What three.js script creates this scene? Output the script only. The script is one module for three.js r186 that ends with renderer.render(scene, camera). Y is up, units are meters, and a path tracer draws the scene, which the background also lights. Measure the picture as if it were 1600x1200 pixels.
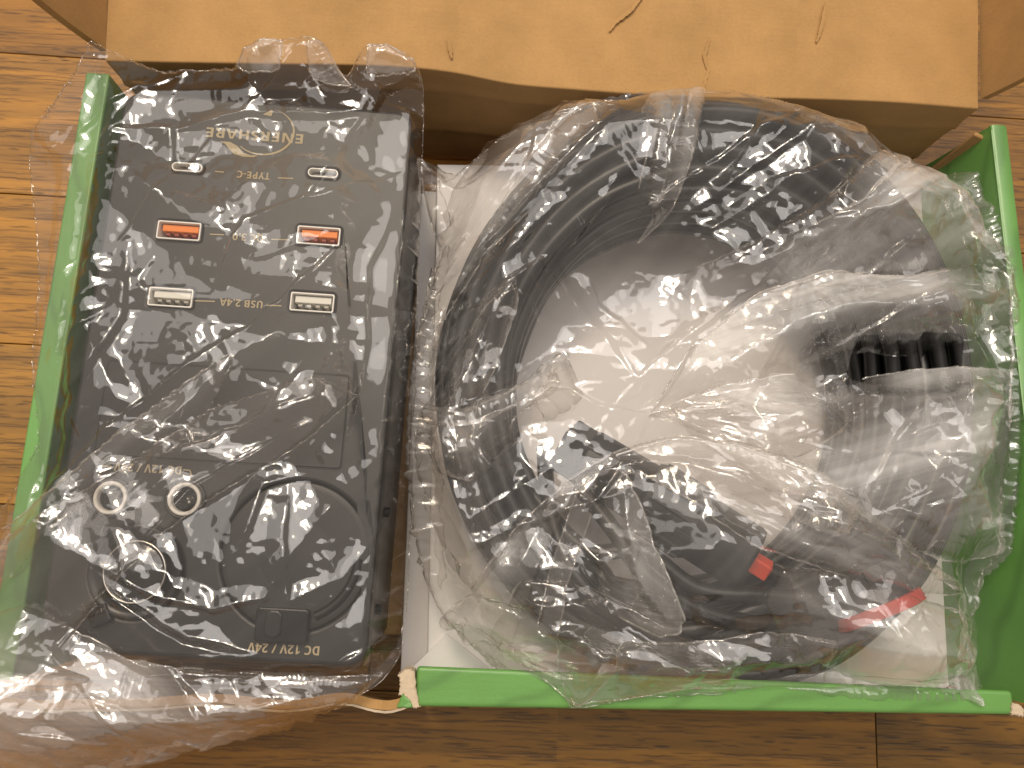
import * as THREE from 'three';
import { RoundedBoxGeometry } from 'three/addons/geometries/RoundedBoxGeometry.js';
import { mergeGeometries, mergeVertices } from 'three/addons/utils/BufferGeometryUtils.js';
import { FontLoader } from 'three/addons/loaders/FontLoader.js';
import { RectAreaLightUniformsLib } from 'three/addons/lights/RectAreaLightUniformsLib.js';
import { ImprovedNoise } from 'three/addons/math/ImprovedNoise.js';

// ------------------------------------------------------------------ camera, light, exposure
const scene = new THREE.Scene();
const camera = new THREE.PerspectiveCamera(51.28, 4 / 3, 0.01, 20);
camera.rotation.set(-1.3865, -0.1922, 0.2408, 'YXZ');
camera.position.set(-0.0169, 0.3083, 0.0473);
camera.updateMatrixWorld(true);
const renderer = new THREE.WebGLRenderer({ antialias: true });
renderer.setSize(1024, 768);
renderer.toneMapping = THREE.LinearToneMapping;
renderer.toneMappingExposure = 1.44;
renderer.shadowMap.enabled = true;
scene.background = new THREE.Color().setRGB(0.235, 0.205, 0.18);
RectAreaLightUniformsLib.init();
function unseenLight(color, intensity, w, h, pos, target) {
  const l = new THREE.RectAreaLight(new THREE.Color().setRGB(...color), intensity, w, h);
  l.position.set(...pos); l.lookAt(...target); scene.add(l);
  return l;
}
// unseen warm lamps placed to light lid and floor, pale panels for soft reflections
for (const [dx, dz] of [[0, 0], [0.24, 0.07], [0.09, -0.2]]) unseenLight([1, 0.85, 0.63], 29, 0.2, 0.2, [-0.42 + dx, 1.75, -0.78 + dz], [0, 0.05, 0]);
for (const [x, z, w, d, i] of [[-1.3, -0.9, 1.1, 1.6, 0.9], [-0.1, -0.75, 1.3, 1.5, 2.1], [1.1, -0.9, 1.1, 1.6, 1.3]]) unseenLight([1, 0.94, 0.89], i, w, d, [x, 2.1, z], [x, 0, z + 0.3]);

// ------------------------------------------------------------------ helpers
const R = (a) => a * Math.PI / 180, lerp = THREE.MathUtils.lerp, clamp = THREE.MathUtils.clamp;
const V = (x, y, z) => new THREE.Vector3(x, y, z);
function rng(seed) { let s = seed | 0; return () => { s = (s + 0x6d2b79f5) | 0; let t = Math.imul(s ^ (s >>> 15), 1 | s); t = (t + Math.imul(t ^ (t >>> 7), 61 | t)) ^ t; return ((t ^ (t >>> 14)) >>> 0) / 4294967296; }; }
const perlin = new ImprovedNoise();
const fbm = (x, y, z, o = 4) => { let a = 0, f = 1, w = 0.5; for (let i = 0; i < o; i++) { a += w * perlin.noise(x * f, y * f, z + i * 7.3); f *= 2.03; w *= 0.5; } return a; };
// a spot seen in the photograph, carried down to height h in the place
function at(px, py, h) {
  const o = camera.position, d = V(px / 800 - 1, 1 - py / 600, 0.5).unproject(camera).sub(o);
  return o.clone().addScaledVector(d, (h - o.y) / d.y);
}
const used = new Map();
function numbered(n) { const k = used.get(n) ?? 0; used.set(n, k + 1); return k ? `${n}_${String(k).padStart(3, '0')}` : n; }
function thing(name, label, category, group) {
  const o = new THREE.Group(); o.name = numbered(name); scene.add(o);
  o.userData = { label, category }; if (group) o.userData.group = group;
  return o;
}
function part(name, geo, mat, parent, label) {
  const m = new THREE.Mesh(geo, mat); m.name = name; m.castShadow = m.receiveShadow = true; parent.add(m);
  if (label) m.userData.label = label;
  return m;
}
const lin = (r, g, b) => new THREE.Color().setRGB(r, g, b);
const std = (c, roughness = 0.6, more = {}) => new THREE.MeshPhysicalMaterial({ color: lin(...c), roughness, ...more });
function tex(w, h, f, srgb = true) {
  const d = new Uint8Array(w * h * 4);
  for (let y = 0; y < h; y++) for (let x = 0; x < w; x++) { const c = f(x, y), i = (y * w + x) * 4; d[i] = clamp(c[0], 0, 255); d[i + 1] = clamp(c[1], 0, 255); d[i + 2] = clamp(c[2], 0, 255); d[i + 3] = 255; }
  const t = new THREE.DataTexture(d, w, h); t.wrapS = t.wrapT = THREE.RepeatWrapping; t.magFilter = t.minFilter = THREE.LinearFilter; if (srgb) t.colorSpace = THREE.SRGBColorSpace; t.needsUpdate = true;
  return t;
}
const sc = (t, sx, sy) => { const c = t.clone(); c.repeat.set(sx, sy); c.needsUpdate = true; return c; };
// uv in metres from the largest face directions
function boxUV(g, rot = false) {
  const p = g.attributes.position, n = g.attributes.normal, uv = new Float32Array(p.count * 2);
  for (let i = 0; i < p.count; i++) {
    const ax = Math.abs(n.getX(i)), ay = Math.abs(n.getY(i)), az = Math.abs(n.getZ(i));
    let u, v;
    if (ay >= ax && ay >= az) { u = p.getX(i); v = p.getZ(i); } else if (ax >= az) { u = p.getZ(i); v = p.getY(i); } else { u = p.getX(i); v = p.getY(i); }
    uv[2 * i] = rot ? v : u; uv[2 * i + 1] = rot ? u : v;
  }
  g.setAttribute('uv', new THREE.BufferAttribute(uv, 2));
  return g;
}
const rbox = (w, h, d, r = 0.001, s = 3) => boxUV(new RoundedBoxGeometry(w, h, d, s, Math.min(r, w / 2.01, h / 2.01, d / 2.01)));
const bent = (g, m) => { g.applyMatrix4(m); return g; };
const put = (g, x, y, z, ry = 0, rx = 0, rz = 0) => bent(g, new THREE.Matrix4().compose(V(x, y, z), new THREE.Quaternion().setFromEuler(new THREE.Euler(rx, ry, rz, 'YXZ')), V(1, 1, 1)));

// ------------------------------------------------------------------ floor of oak strips
const floor = new THREE.Group(); floor.name = 'floor'; floor.userData = { kind: 'structure' }; scene.add(floor);
{
  const rr = rng(5);
  const sub = part('subfloor', put(rbox(2.4, 0.01, 2.0, 0.001), 0, -0.0171, 0), std([0.02, 0.012, 0.006], 0.9), floor);
  const grains = [0, 1, 2, 3].map((k) => {
    const W = 1024, H = 256, sd = k * 31.7;
    const pores = new Float32Array(W * H), q = rng(90 + k);
    for (let i = 0; i < 1350; i++) {
      const x0 = q() * W, y0 = q() * H, L = 14 + q() * q() * 120, a = (0.25 + 0.75 * q()) * (0.4 + 0.8 * Math.max(0, fbm(x0 / 230, y0 / 30, sd + 3, 2) + 0.35)), th = 0.45 + q() * 0.8;
      for (let s = 0; s < L; s++) { const x = (x0 + s) % W | 0, yy = y0 + fbm((x0 + s) / 50, i, sd, 2) * 5, f = Math.sin(Math.PI * s / L); for (let j = -2; j <= 2; j++) { const y = ((yy + j) % H + H) % H | 0; pores[y * W + x] = Math.max(pores[y * W + x], a * f * Math.exp(-j * j / (2 * th * th))); } }
    }
    const base = [[200, 142, 58], [196, 136, 52], [203, 147, 63], [192, 133, 52]][k];
    const val = (x, y) => {
      const b = Math.min(1, Math.abs(x / W * 2 - 1));
      const wv = fbm(x / 300, y / 40, sd, 4), ring = Math.sin((y / H * 26 + wv * 9 + 5 * fbm(x / 500, y / 90, sd + 9, 2)) * 1.1);
      return { s: 0.96 + 0.34 * wv + 0.05 * ring + 0.09 * fbm(x / 14, y / 2.2, sd + 2, 2), p: pores[y * W + x], b };
    };
    const color = tex(W, H, (x, y) => { const { s, p } = val(x, y), d = 1 - 0.58 * p; return [base[0] * s * d, base[1] * s * d * (0.985 - 0.05 * p), base[2] * s * d * (0.95 - 0.1 * p)]; });
    const bump = tex(W, H, (x, y) => { const { s, p } = val(x, y), v = 190 * (0.7 + 0.3 * s) - 120 * p; return [v, v, v]; }, false);
    return { color, bump };
  });
  const plankMat = (k, t, warm) => {
    const g = grains[k % 4], c = g.color.clone(), b = g.bump.clone(), o = [rr(), rr()];
    for (const m of [c, b]) { m.repeat.set(1 / 0.34, 1 / 0.0595); m.offset.set(...o); m.needsUpdate = true; }
    return new THREE.MeshPhysicalMaterial({ map: c, bumpMap: b, bumpScale: 0.00022, color: lin(t * 0.84, t * (0.85 - 0.01 * warm), t * (0.7 - 0.12 * warm)), roughness: 0.5, clearcoat: 0.12, clearcoatRoughness: 0.3 });
  };
  const falloffTones = { '-1': [0.74, 0.6], 0: [0.8, 0.55], 1: [0.9, 0.6], 2: [0.74, 0.55], 3: [0.6, 0.6], 4: [0.6, 0.6] };  // light falloff put into the plank colour: bright left row, darker right and front
  // strips run across the picture; the seams seen at its left edge give the spacing
  const seam = [82, 302, 536].map((y) => at(2, y, 0).z), wid = (seam[2] - seam[0]) / 2, ang = Math.atan2(at(130, 87, 0).z - at(2, 81, 0).z, at(130, 87, 0).x - at(2, 81, 0).x);
  const joint = at(1370, 1160, 0), jr = Math.floor((joint.z - seam[0]) / wid);
  const g0 = {};
  for (let r = -6; r < 9; r++) {
    let cuts = [-1.1];
    let x = -1.1 + rr() * 0.6;
    while (x < 1.1) { cuts.push(x); x += 0.45 + rr() * 0.5; }
    cuts.push(1.1);
    if (r >= -1 && r <= 5) cuts = r === jr ? [-1.1, joint.x - 0.72, joint.x, 1.1] : [...cuts.filter((c) => c < -0.3), -0.06 + rr() * 0.1, ...cuts.filter((c) => c > 0.35)];
    for (let i = 0; i + 1 < cuts.length; i++) {
      const L = cuts[i + 1] - cuts[i] - 0.0003; if (L < 0.02) continue;
      
      const m = part('floor_plank', boxUV(new RoundedBoxGeometry(L, 0.012, wid - 0.00025, 1, 0.0004)), plankMat(Math.floor(rr() * 4), (falloffTones[r] ?? [0.75, 0.6])[cuts[i] + L / 2 > 0.03 ? 1 : 0] * (r === jr && i === 2 ? 0.62 : 1) * (0.95 + 0.1 * rr()), r === 1 ? 1 : r === jr && i === 2 ? 1.2 : 0.5 * rr()), floor);
      m.position.set((cuts[i] + cuts[i + 1]) / 2, -0.006 - rr() * 0.0003, seam[0] + (r + 0.5) * wid);
    }
  }
}

// ------------------------------------------------------------------ cardboard
const H = 0.065;
const kraftMap = (() => {
  const W = 512, q = rng(12), fib = new Float32Array(W * W);
  for (let i = 0; i < 5200; i++) { let x = q() * W, y = q() * W, a = q() * 6.28; const L = 4 + q() * 16, s = (q() - 0.55) * 0.5; for (let k = 0; k < L; k++) { x += Math.cos(a); y += Math.sin(a) * 0.7; a += (q() - 0.5) * 0.35; fib[((y % W + W) % W | 0) * W + ((x % W + W) % W | 0)] += s; } }
  for (let i = 0; i < 70; i++) { const x = q() * W | 0, y = q() * W | 0; fib[y * W + x] -= 2.2; if (q() < 0.5) fib[y * W + (x + 1) % W] -= 1.6; }
  const t = tex(W, W, (x, y) => { const s = 1 + 0.055 * fib[y * W + x] + 0.12 * fbm(x / 64, y / 64, 4.4, 3) + 0.05 * fbm(x / 5, y / 4, 8, 2); return [194 * s, 151 * s, 94 * s]; });
  return sc(t, 1 / 0.11, 1 / 0.11);
})();
const kraftBump = sc(tex(512, 512, (x, y) => { const v = 128 + 60 * fbm(x / 40, y / 5, 2, 3) + 40 * fbm(x / 4, y / 4, 5, 2); return [v, v, v]; }, false), 1 / 0.12, 1 / 0.12);
const kraft = new THREE.MeshPhysicalMaterial({ map: kraftMap, bumpMap: kraftBump, bumpScale: 0.00018, color: lin(0.84, 0.84, 0.86), roughness: 0.85 });
const kraftEdge = std([0.36, 0.24, 0.13], 0.95, { bumpMap: kraftBump, bumpScale: 0.0005 });
const tornPaper = std([0.62, 0.5, 0.36], 0.95, { bumpMap: kraftBump, bumpScale: 0.0008 });
const greenMap = sc(tex(512, 512, (x, y) => {
  const q = fbm(x / 90, y / 90, 1.7, 3), st = Math.max(0, Math.sin((x * 0.5 + y) / 14 + 4 * fbm(x / 120, y / 120, 9, 2))) ** 6, s = 1 + 0.1 * q + 0.04 * fbm(x / 3, y / 3, 3, 2) - 0.1 * st;
  return [106 * s, 158 * s, 80 * s];
}), 1 / 0.12, 1 / 0.12);
const green = new THREE.MeshPhysicalMaterial({ map: greenMap, roughness: 0.38, clearcoat: 0.25, clearcoatRoughness: 0.3, bumpMap: kraftBump, bumpScale: 0.00012 });
const highlightGreen = std([0.3, 0.5, 0.24], 0.6);

// a bent sheet of board: f(u, v) gives its face; thick is laid behind it
function sheet(nu, nv, f, thick = 0.0028) {
  const pos = [], uv = [], idx = [], n1 = (nu + 1) * (nv + 1);
  const P = []; for (let j = 0; j <= nv; j++) for (let i = 0; i <= nu; i++) P.push(f(i / nu, j / nv));
  const N = (i, j) => { const a = P[j * (nu + 1) + Math.min(nu, i + 1)].p, b = P[j * (nu + 1) + Math.max(0, i - 1)].p, c = P[Math.min(nv, j + 1) * (nu + 1) + i].p, d = P[Math.max(0, j - 1) * (nu + 1) + i].p; return a.clone().sub(b).cross(c.clone().sub(d)).normalize(); };
  for (const s of [0, 1]) for (let j = 0; j <= nv; j++) for (let i = 0; i <= nu; i++) { const q = P[j * (nu + 1) + i], n = N(i, j); const th = thick * s * (q.t ?? 1); pos.push(q.p.x - n.x * th, q.p.y - n.y * th, q.p.z - n.z * th); uv.push(q.u, q.v); }
  const id = (s, i, j) => s * n1 + j * (nu + 1) + i;
  for (let j = 0; j < nv; j++) for (let i = 0; i < nu; i++) { idx.push(id(0, i, j), id(0, i + 1, j), id(0, i + 1, j + 1), id(0, i, j), id(0, i + 1, j + 1), id(0, i, j + 1)); idx.push(id(1, i, j), id(1, i + 1, j + 1), id(1, i + 1, j), id(1, i, j), id(1, i, j + 1), id(1, i + 1, j + 1)); }
  const rim = (a, b) => idx.push(a[0], a[1], b[0], b[0], a[1], b[1]);
  for (let i = 0; i < nu; i++) { rim([id(0, i, 0), id(1, i, 0)], [id(0, i + 1, 0), id(1, i + 1, 0)]); rim([id(0, i + 1, nv), id(1, i + 1, nv)], [id(0, i, nv), id(1, i, nv)]); }
  for (let j = 0; j < nv; j++) { rim([id(0, 0, j + 1), id(1, 0, j + 1)], [id(0, 0, j), id(1, 0, j)]); rim([id(0, nu, j), id(1, nu, j)], [id(0, nu, j + 1), id(1, nu, j + 1)]); }
  const g = new THREE.BufferGeometry(); g.setAttribute('position', new THREE.Float32BufferAttribute(pos, 3)); g.setAttribute('uv', new THREE.Float32BufferAttribute(uv, 2)); g.setIndex(idx);
  const k = g.toNonIndexed(); k.computeVertexNormals();
  // smooth inside each face sheet, sharp at the cut edge
  const m = g.clone(); m.computeVertexNormals(); const nn = m.attributes.normal, kn = k.attributes.normal, ii = g.index;
  const faceTris = nu * nv * 4; for (let t = 0; t < faceTris * 3; t++) { const v = ii.getX(t); const s = v >= n1 ? 1 : 0, w = v - s * n1, n = N(w % (nu + 1), Math.floor(w / (nu + 1))); kn.setXYZ(t, s ? -n.x : n.x, s ? -n.y : n.y, s ? -n.z : n.z); }
  return k;
}
const box = thing('shipping_box', 'open cardboard shipping box, green printed outside and brown inside, lying on the wood floor', 'box');
const rimBL = at(134, 112, H), rimBR = at(1567, 195, H), rimFL = at(-24, 1062, H), rimFR = at(1612, 1120, H), hingeL = at(172, 96, H), hingeR = at(1530, 170, H);
// a wall along a-b (outer rim points), t thick towards the inside
function wallGeo(a, b, t, h0, h1, r, side) {
  const L = Math.hypot(b.x - a.x, b.z - a.z), ang = -Math.atan2(b.z - a.z, b.x - a.x);
  const g = rbox(L, h1 - h0, t, r, 4);
  return put(put(g, L / 2, (h0 + h1) / 2, side * t / 2), a.x, 0, a.z, ang);
}
part('bottom_panel', (() => { const c = at(800, 620, 0), g = rbox(0.288, 0.003, 0.172, 0.001); return put(g, (rimBL.x + rimBR.x + rimFL.x + rimFR.x) / 4, 0.0022, (rimBL.z + rimBR.z + rimFL.z + rimFR.z) / 4, -Math.atan2(rimBR.z - rimBL.z, rimBR.x - rimBL.x)); })(), kraft, box);
const lw = part('side_wall', wallGeo(rimFL, rimBL, 0.0076, 0.0005, H, 0.0007, 1), green, box, 'left side wall with a thick green folded rim');
const rwTop = [at(1547, 197, H), at(1652, 1112, H)], rwMid = [at(1438, 264, 0.025), at(1482, 1069, 0.025)], rwFoot = rwMid.map((p, i) => p.clone().addScaledVector(rwTop[i].clone().sub(p), -0.023 / 0.04));
const rwAt = (u, v) => rwFoot[0].clone().lerp(rwFoot[1], u).lerp(rwTop[0].clone().lerp(rwTop[1], u), v);
const rw = part('side_wall', sheet(60, 30, (u, v) => { const p = rwAt(u, v); p.x += 0.0007 * fbm(u * 4, v * 2, 3, 2); return { p, u: u * 0.18, v: v * 0.065 }; }, 0.0044), green, box, 'right side wall flaring outwards, green on its inner face');
part('wall_rim', sheet(60, 10, (u, v) => { const p = rwAt(u, 1), w = Math.PI * v; p.x += 0.0023 - 0.0025 * Math.cos(w) + (v > 0.5 ? 0.0012 * (v - 0.5) : 0); p.y += 0.0009 * Math.sin(w) + 0.0003; return { p, u: u * 0.18, v: v * 0.006 }; }, 0.0006), green, box);
part('fold_highlight', sheet(90, 2, (u, v) => { const p = rwAt(0.01 + 0.98 * u, 1); p.x += -0.00025 + 0.0006 * v * (0.6 + 0.7 * fbm(u * 30, 1, 2, 3)); p.y += 0.0006 + 0.0002 * v; return { p, u: u * 0.18, v }; }, 0.0002), highlightGreen, box, 'pale painted highlight along the fold of the right wall');  // pale strip puts the highlight on the fold into the colour
// kraft tab between the back wall and the right wall
part('corner_tab', wallGeo(at(1536, 196, H), at(1556, 205, H), 0.0016, 0.001, H - 0.004, 0.0006, 1), kraft, box);
const hingeLine = [[165, 95], [380, 99], [600, 103], [700, 112], [800, 131], [900, 140], [1000, 147], [1100, 152], [1250, 154], [1400, 160], [1528, 170]].map(([x, y]) => at(x, y, H + 0.001));
const hingeCurve = new THREE.CatmullRomCurve3(hingeLine);
const backDir = hingeR.clone().sub(hingeL).normalize(), backIn = V(-backDir.z, 0, backDir.x);   // towards the inside of the box
const backFoot = (u) => hingeL.clone().lerp(hingeR, u).addScaledVector(backIn, -0.0025);
part('back_wall', sheet(120, 40, (u, v) => {
  const top = hingeCurve.getPointAt(1 - u).add(V(0, -0.0006, 0)), foot = backFoot(1 - u); foot.y = 0.004;
  const p = top.clone().lerp(foot, v), ridge = Math.exp(-(((v - 0.2 - 0.04 * Math.sin(u * 9)) / 0.035) ** 2)) * 0.0009, ridge2 = Math.exp(-(((v - 0.62) / 0.03) ** 2)) * 0.0006;
  const w = 0.0006 * fbm(u * 9, v * 4, 2, 3) * Math.min(1, v * 4) + ridge + ridge2;
  p.addScaledVector(backIn, w);
  return { p, u: u * 0.28, v: v * 0.065, t: 0.1 + 0.9 * clamp((v - 0.03) / 0.08, 0, 1) };
}), kraft, box, 'brown inner face of the back wall');
// lid: opened right back, rising gently away from the hinge; its two ears stand up
const camUp = V(0, 1, 0).applyQuaternion(camera.quaternion), lidDir = camUp.clone().addScaledVector(V(0, 1, 0), -0.02).normalize();
const dents = [[[1108, 62], [1100, 90], [1106, 112], [1098, 140]], [[1003, -4], [985, 18], [962, 36], [952, 50]], [[1290, 4], [1284, 40], [1276, 66]], [[700, 60], [706, 92]]].map((l) => l.map(([x, y]) => at(x, y, H + 0.01)));
const lidLen = 0.15, lidWave = (u, v) => 0.0012 * fbm(u * 5, v * 4, 7, 3) * Math.min(1, v * 20);
const segDist = (p, a, b) => { const abx = b.x - a.x, abz = b.z - a.z, t = clamp(((p.x - a.x) * abx + (p.z - a.z) * abz) / (abx * abx + abz * abz), 0, 1); return Math.hypot(p.x - a.x - abx * t, p.z - a.z - abz * t); };
part('lid', sheet(240, 140, (u, v0) => {
  const hp = hingeCurve.getPointAt(u), r = 0.0007;
  let p, v;
  if (v0 < 0.08) { // the fold itself, a quarter turn
    const t = v0 / 0.08, a = hp.clone().add(V(0, -r, 0)), b = hp.clone().addScaledVector(lidDir, r);
    p = a.multiplyScalar((1 - t) ** 2).addScaledVector(hp, 2 * t * (1 - t)).addScaledVector(b, t * t); v = 0;
  } else {
    v = ((v0 - 0.08) / 0.92) ** 2.2; p = hp.clone().addScaledVector(lidDir, r + v * lidLen);
    p.lerp(hingeL.clone().lerp(hingeR, u).addScaledVector(lidDir, r + v * lidLen), clamp(v * 4, 0, 1));
    let w = lidWave(u, v);
    p.y += w;
  }
  return { p, u: u * 0.28, v: v * lidLen, t: 0.1 + 0.9 * clamp((v - 0.01) / 0.04, 0, 1) };
}), kraft, box, 'brown inner face of the lid folded back');
const lidN = lidDir.clone().cross(backDir).normalize(); if (lidN.y < 0) lidN.negate();
dents.forEach((l, k) => { // creases in the board: thin ragged ridges
  const foot = l.map((p) => { const o = camera.position, d = p.clone().sub(o).normalize(); return o.clone().addScaledVector(d, hingeR.clone().add(V(0, 0.001, 0)).sub(o).dot(lidN) / d.dot(lidN)); });
  const c = new THREE.CatmullRomCurve3(foot, false, 'catmullrom', 0.1), dir = (t) => c.getTangentAt(t);
  part('crease', sheet(70, 6, (t, v) => {
    const p = c.getPointAt(t), g = dir(t), side = V(-g.z, 0, g.x), q = v - 0.5, e = Math.sin(Math.PI * clamp(t, 0.02, 0.98));
    const hp = p.clone().sub(hingeR), uu = clamp(1 + hp.dot(backDir) / hingeR.distanceTo(hingeL), 0, 1), vv = hp.dot(lidDir) / lidLen;
    p.addScaledVector(side, q * 0.0008 * (0.5 + e) + 0.0007 * fbm(t * 14, k, 3, 3)).y += lidWave(uu, vv) + (0.00015 * e * (0.7 + 1.2 * fbm(t * 20, k * 3, 1, 2))) * (1 - Math.abs(q) * 2) + 0.00002;
    return { p, u: uu * 0.28, v: vv * lidLen };
  }, 0.0004), kraft, box);
});
for (const s of [-1, 1]) {
  const base = s < 0 ? hingeL : hingeR, n0 = lidDir.clone().cross(backDir).normalize(); if (n0.y < 0) n0.negate();
  const tip = s < 0 ? [88, 20] : [1592, 126];
  part('lid_ear', sheet(20, 30, (a, v) => {
    const u = s < 0 ? 1 - a : a, vv = v, q = base.clone().addScaledVector(lidDir, 0.0035 + vv * 0.14).addScaledVector(backDir, s * 0.0006);
    const out = n0.clone().addScaledVector(backDir, s * 0.14).normalize();
    q.addScaledVector(out, u * (0.045)).addScaledVector(lidDir, u * 0.002 - 0.004 * (1 - u) * 0);
    q.addScaledVector(backDir, s * 0.0014 * Math.sin(u * 3));
    return { p: q, u: u * 0.05, v: vv * 0.14 };
  }), kraft, box, s < 0 ? 'left ear of the lid standing up' : 'right ear of the lid standing up');
}
// front wall: rolled green rim on the right, torn away on the left down to the brown liner
const tornX = at(645, 1075, H).x;
{
  const a = at(648, 1104, H), b = at(1588, 1117, H);
  const L = a.distanceTo(b), ang = -Math.atan2(b.z - a.z, b.x - a.x), t0 = 0.0112, t1 = 0.0068;
  const g = new RoundedBoxGeometry(L, H - 0.001, 1, 4, 0.0013); const p = g.attributes.position;
  for (let i = 0; i < p.count; i++) {
    const u = p.getX(i) / L + 0.5, t = lerp(t0, t1, u), zz = p.getZ(i); const edge = 0.5 - Math.abs(zz);
    const z = Math.sign(zz) * (t / 2 - Math.min(edge, t / 2)); p.setXYZ(i, p.getX(i), p.getY(i), -t / 2 + z);
  }
  g.computeVertexNormals(); boxUV(g);
  put(g, L / 2, H / 2, 0); for (let i = 0; i < p.count; i++) p.setZ(i, p.getZ(i) + (H - p.getY(i)) * 0.17); g.computeVertexNormals(); put(g, a.x, 0, a.z, ang);
  part('front_wall', g, green, box, 'front wall with a glossy green folded rim');
  // liner of the torn part: wavy top edge
  const c = at(-6, 1086, H - 0.006), d = at(640, 1096, H - 0.006), tq = rng(3);
  part('front_liner', sheet(90, 14, (u, v) => {
    const q = c.clone().lerp(d, u), top = H - 0.006 + 0.0014 * Math.sin(u * 21) + 0.0012 * fbm(u * 14, 0, 1, 3) + (u > 0.93 ? (u - 0.93) * 0.07 : 0);
    q.y = lerp(top, 0.001, v); q.z += 0.013 * v - 0.0028 * Math.exp(-(((u - 0.84) / 0.09) ** 2)) + 0.001 * Math.sin(u * 9) * (1 - v) - 0.0035 * (u > 0.9 ? ((u - 0.9) / 0.1) ** 2 : 0);
    return { p: q, u: u * 0.14, v: v * 0.06 };
  }, 0.0026), kraft, box, 'brown torn-down part of the front wall');
  part('liner_edge', sheet(120, 3, (u, v) => {
    const q = c.clone().lerp(d, u), top = H - 0.0058 + 0.0014 * Math.sin(u * 21) + 0.0012 * fbm(u * 14, 0, 1, 3) + (u > 0.93 ? (u - 0.93) * 0.07 : 0);
    q.y = top - v * 0.002; q.z += 0.0028 - 0.0028 * Math.exp(-(((u - 0.84) / 0.09) ** 2)) + 0.001 * Math.sin(u * 9) - 0.0035 * (u > 0.9 ? ((u - 0.9) / 0.1) ** 2 : 0) + 0.0003 * fbm(u * 60, 2, 1, 2);
    return { p: q, u: u * 0.14, v: v * 0.06 };
  }, 0.0007), tornPaper, box, 'pale frayed paper along the torn edge');
  // the torn white-brown stub where the green rim was ripped
  const stub = (px, seed, w, amp) => {
    const q = rng(seed), pts = px.map(([x, y]) => at(x, y, H + 0.0006)), sh = new THREE.Shape();
    const dense = []; pts.forEach((p, i) => { const n = pts[(i + 1) % pts.length]; for (let k = 0; k < 6; k++) dense.push([lerp(p.x, n.x, k / 6) + (q() - 0.5) * amp, lerp(p.z, n.z, k / 6) + (q() - 0.5) * amp]); });
    sh.setFromPoints(dense.map(([x, z]) => new THREE.Vector2(x, -z)));
    const e = new THREE.ExtrudeGeometry(sh, { depth: w, bevelEnabled: true, bevelSize: 0.0003, bevelThickness: 0.0003, bevelSegments: 1 });
    e.rotateX(-Math.PI / 2); const P = e.attributes.position; for (let i = 0; i < P.count; i++) P.setY(i, P.getY(i) + H - w + 0.0002 + 0.0008 * fbm(P.getX(i) * 300, P.getZ(i) * 300, seed, 2)); e.computeVertexNormals();
    return boxUV(e);
  };
  part('torn_edge', stub([[641, 1046], [646, 1052], [648, 1075], [652, 1098], [655, 1104], [646, 1106], [640, 1092], [632, 1084], [624, 1085], [627, 1066], [624, 1056], [632, 1050]], 4, 0.006, 0.0004), tornPaper, box, 'ripped paper stub at the end of the green rim');
  part('torn_edge', stub([[1585, 1101], [1594, 1104], [1600, 1110], [1599, 1119], [1590, 1116], [1584, 1116]], 8, 0.006, 0.0004), tornPaper, box, 'frayed corner at the right end of the green rim');
  part('green_scrap', stub([[622, 1104], [630, 1086], [640, 1094], [643, 1105]], 9, 0.003, 0.0003), green, box);
}

// ------------------------------------------------------------------ white carton under the cable
const CY = 0.025, paper = std([0.84, 0.81, 0.8], 0.7, { bumpMap: kraftBump, bumpScale: 0.00006 });
{
  const t = thing('white_carton', 'plain white paperboard carton filling the right of the box under the coiled cable', 'carton');
  const a = at(683, 256, CY), b = at(1440, 268, CY), c = at(1484, 1072, CY), d = at(667, 1050, CY);
  const e = at(640, 1046, CY);
  const poly = (pts, y0, y1, r) => { const sh = new THREE.Shape(pts.map((p) => new THREE.Vector2(p.x, -p.z))); const g = new THREE.ExtrudeGeometry(sh, { depth: y1 - y0 - 2 * r, bevelEnabled: true, bevelSize: r, bevelThickness: r, bevelOffset: -r, bevelSegments: 3 }); g.rotateX(-Math.PI / 2); g.translate(0, y0 + r, 0); return boxUV(g); };
  const f = at(1590, 1096, CY);
  part('carton_body', poly([a, b, c, at(1478, 1076, CY), at(690, 1062, CY), d], 0.0045, CY, 0.0008), paper, t);
  const e1 = at(626, 470, 0.012), e2 = at(626, 1050, 0.012), e3 = at(668, 1046, 0.012), e4 = at(682, 300, 0.012);
  part('side_flap', poly([V(e4.x - 0.006, 0, e4.z), e4, e3, e2], 0.0045, 0.0125, 0.0004), paper, t);
  // folded corner of the carton's lid at the front left
  const h = 0.0006, F = [at(640, 1047, CY + h), at(698, 990, CY + h), at(760, 1040, CY + h), at(770, 1060, CY + h)];
  part('lid_tab', poly(F, CY + 0.0002, CY + 0.0012, 0.0002), paper, t);
  part('front_flap', poly([at(700, 1052, CY + 0.003), at(1290, 1068, CY + 0.003), at(1290, 1076, CY + 0.003), at(690, 1060, CY + 0.003)], CY + 0.0015, CY + 0.0026, 0.0003), paper, t);
}

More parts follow.
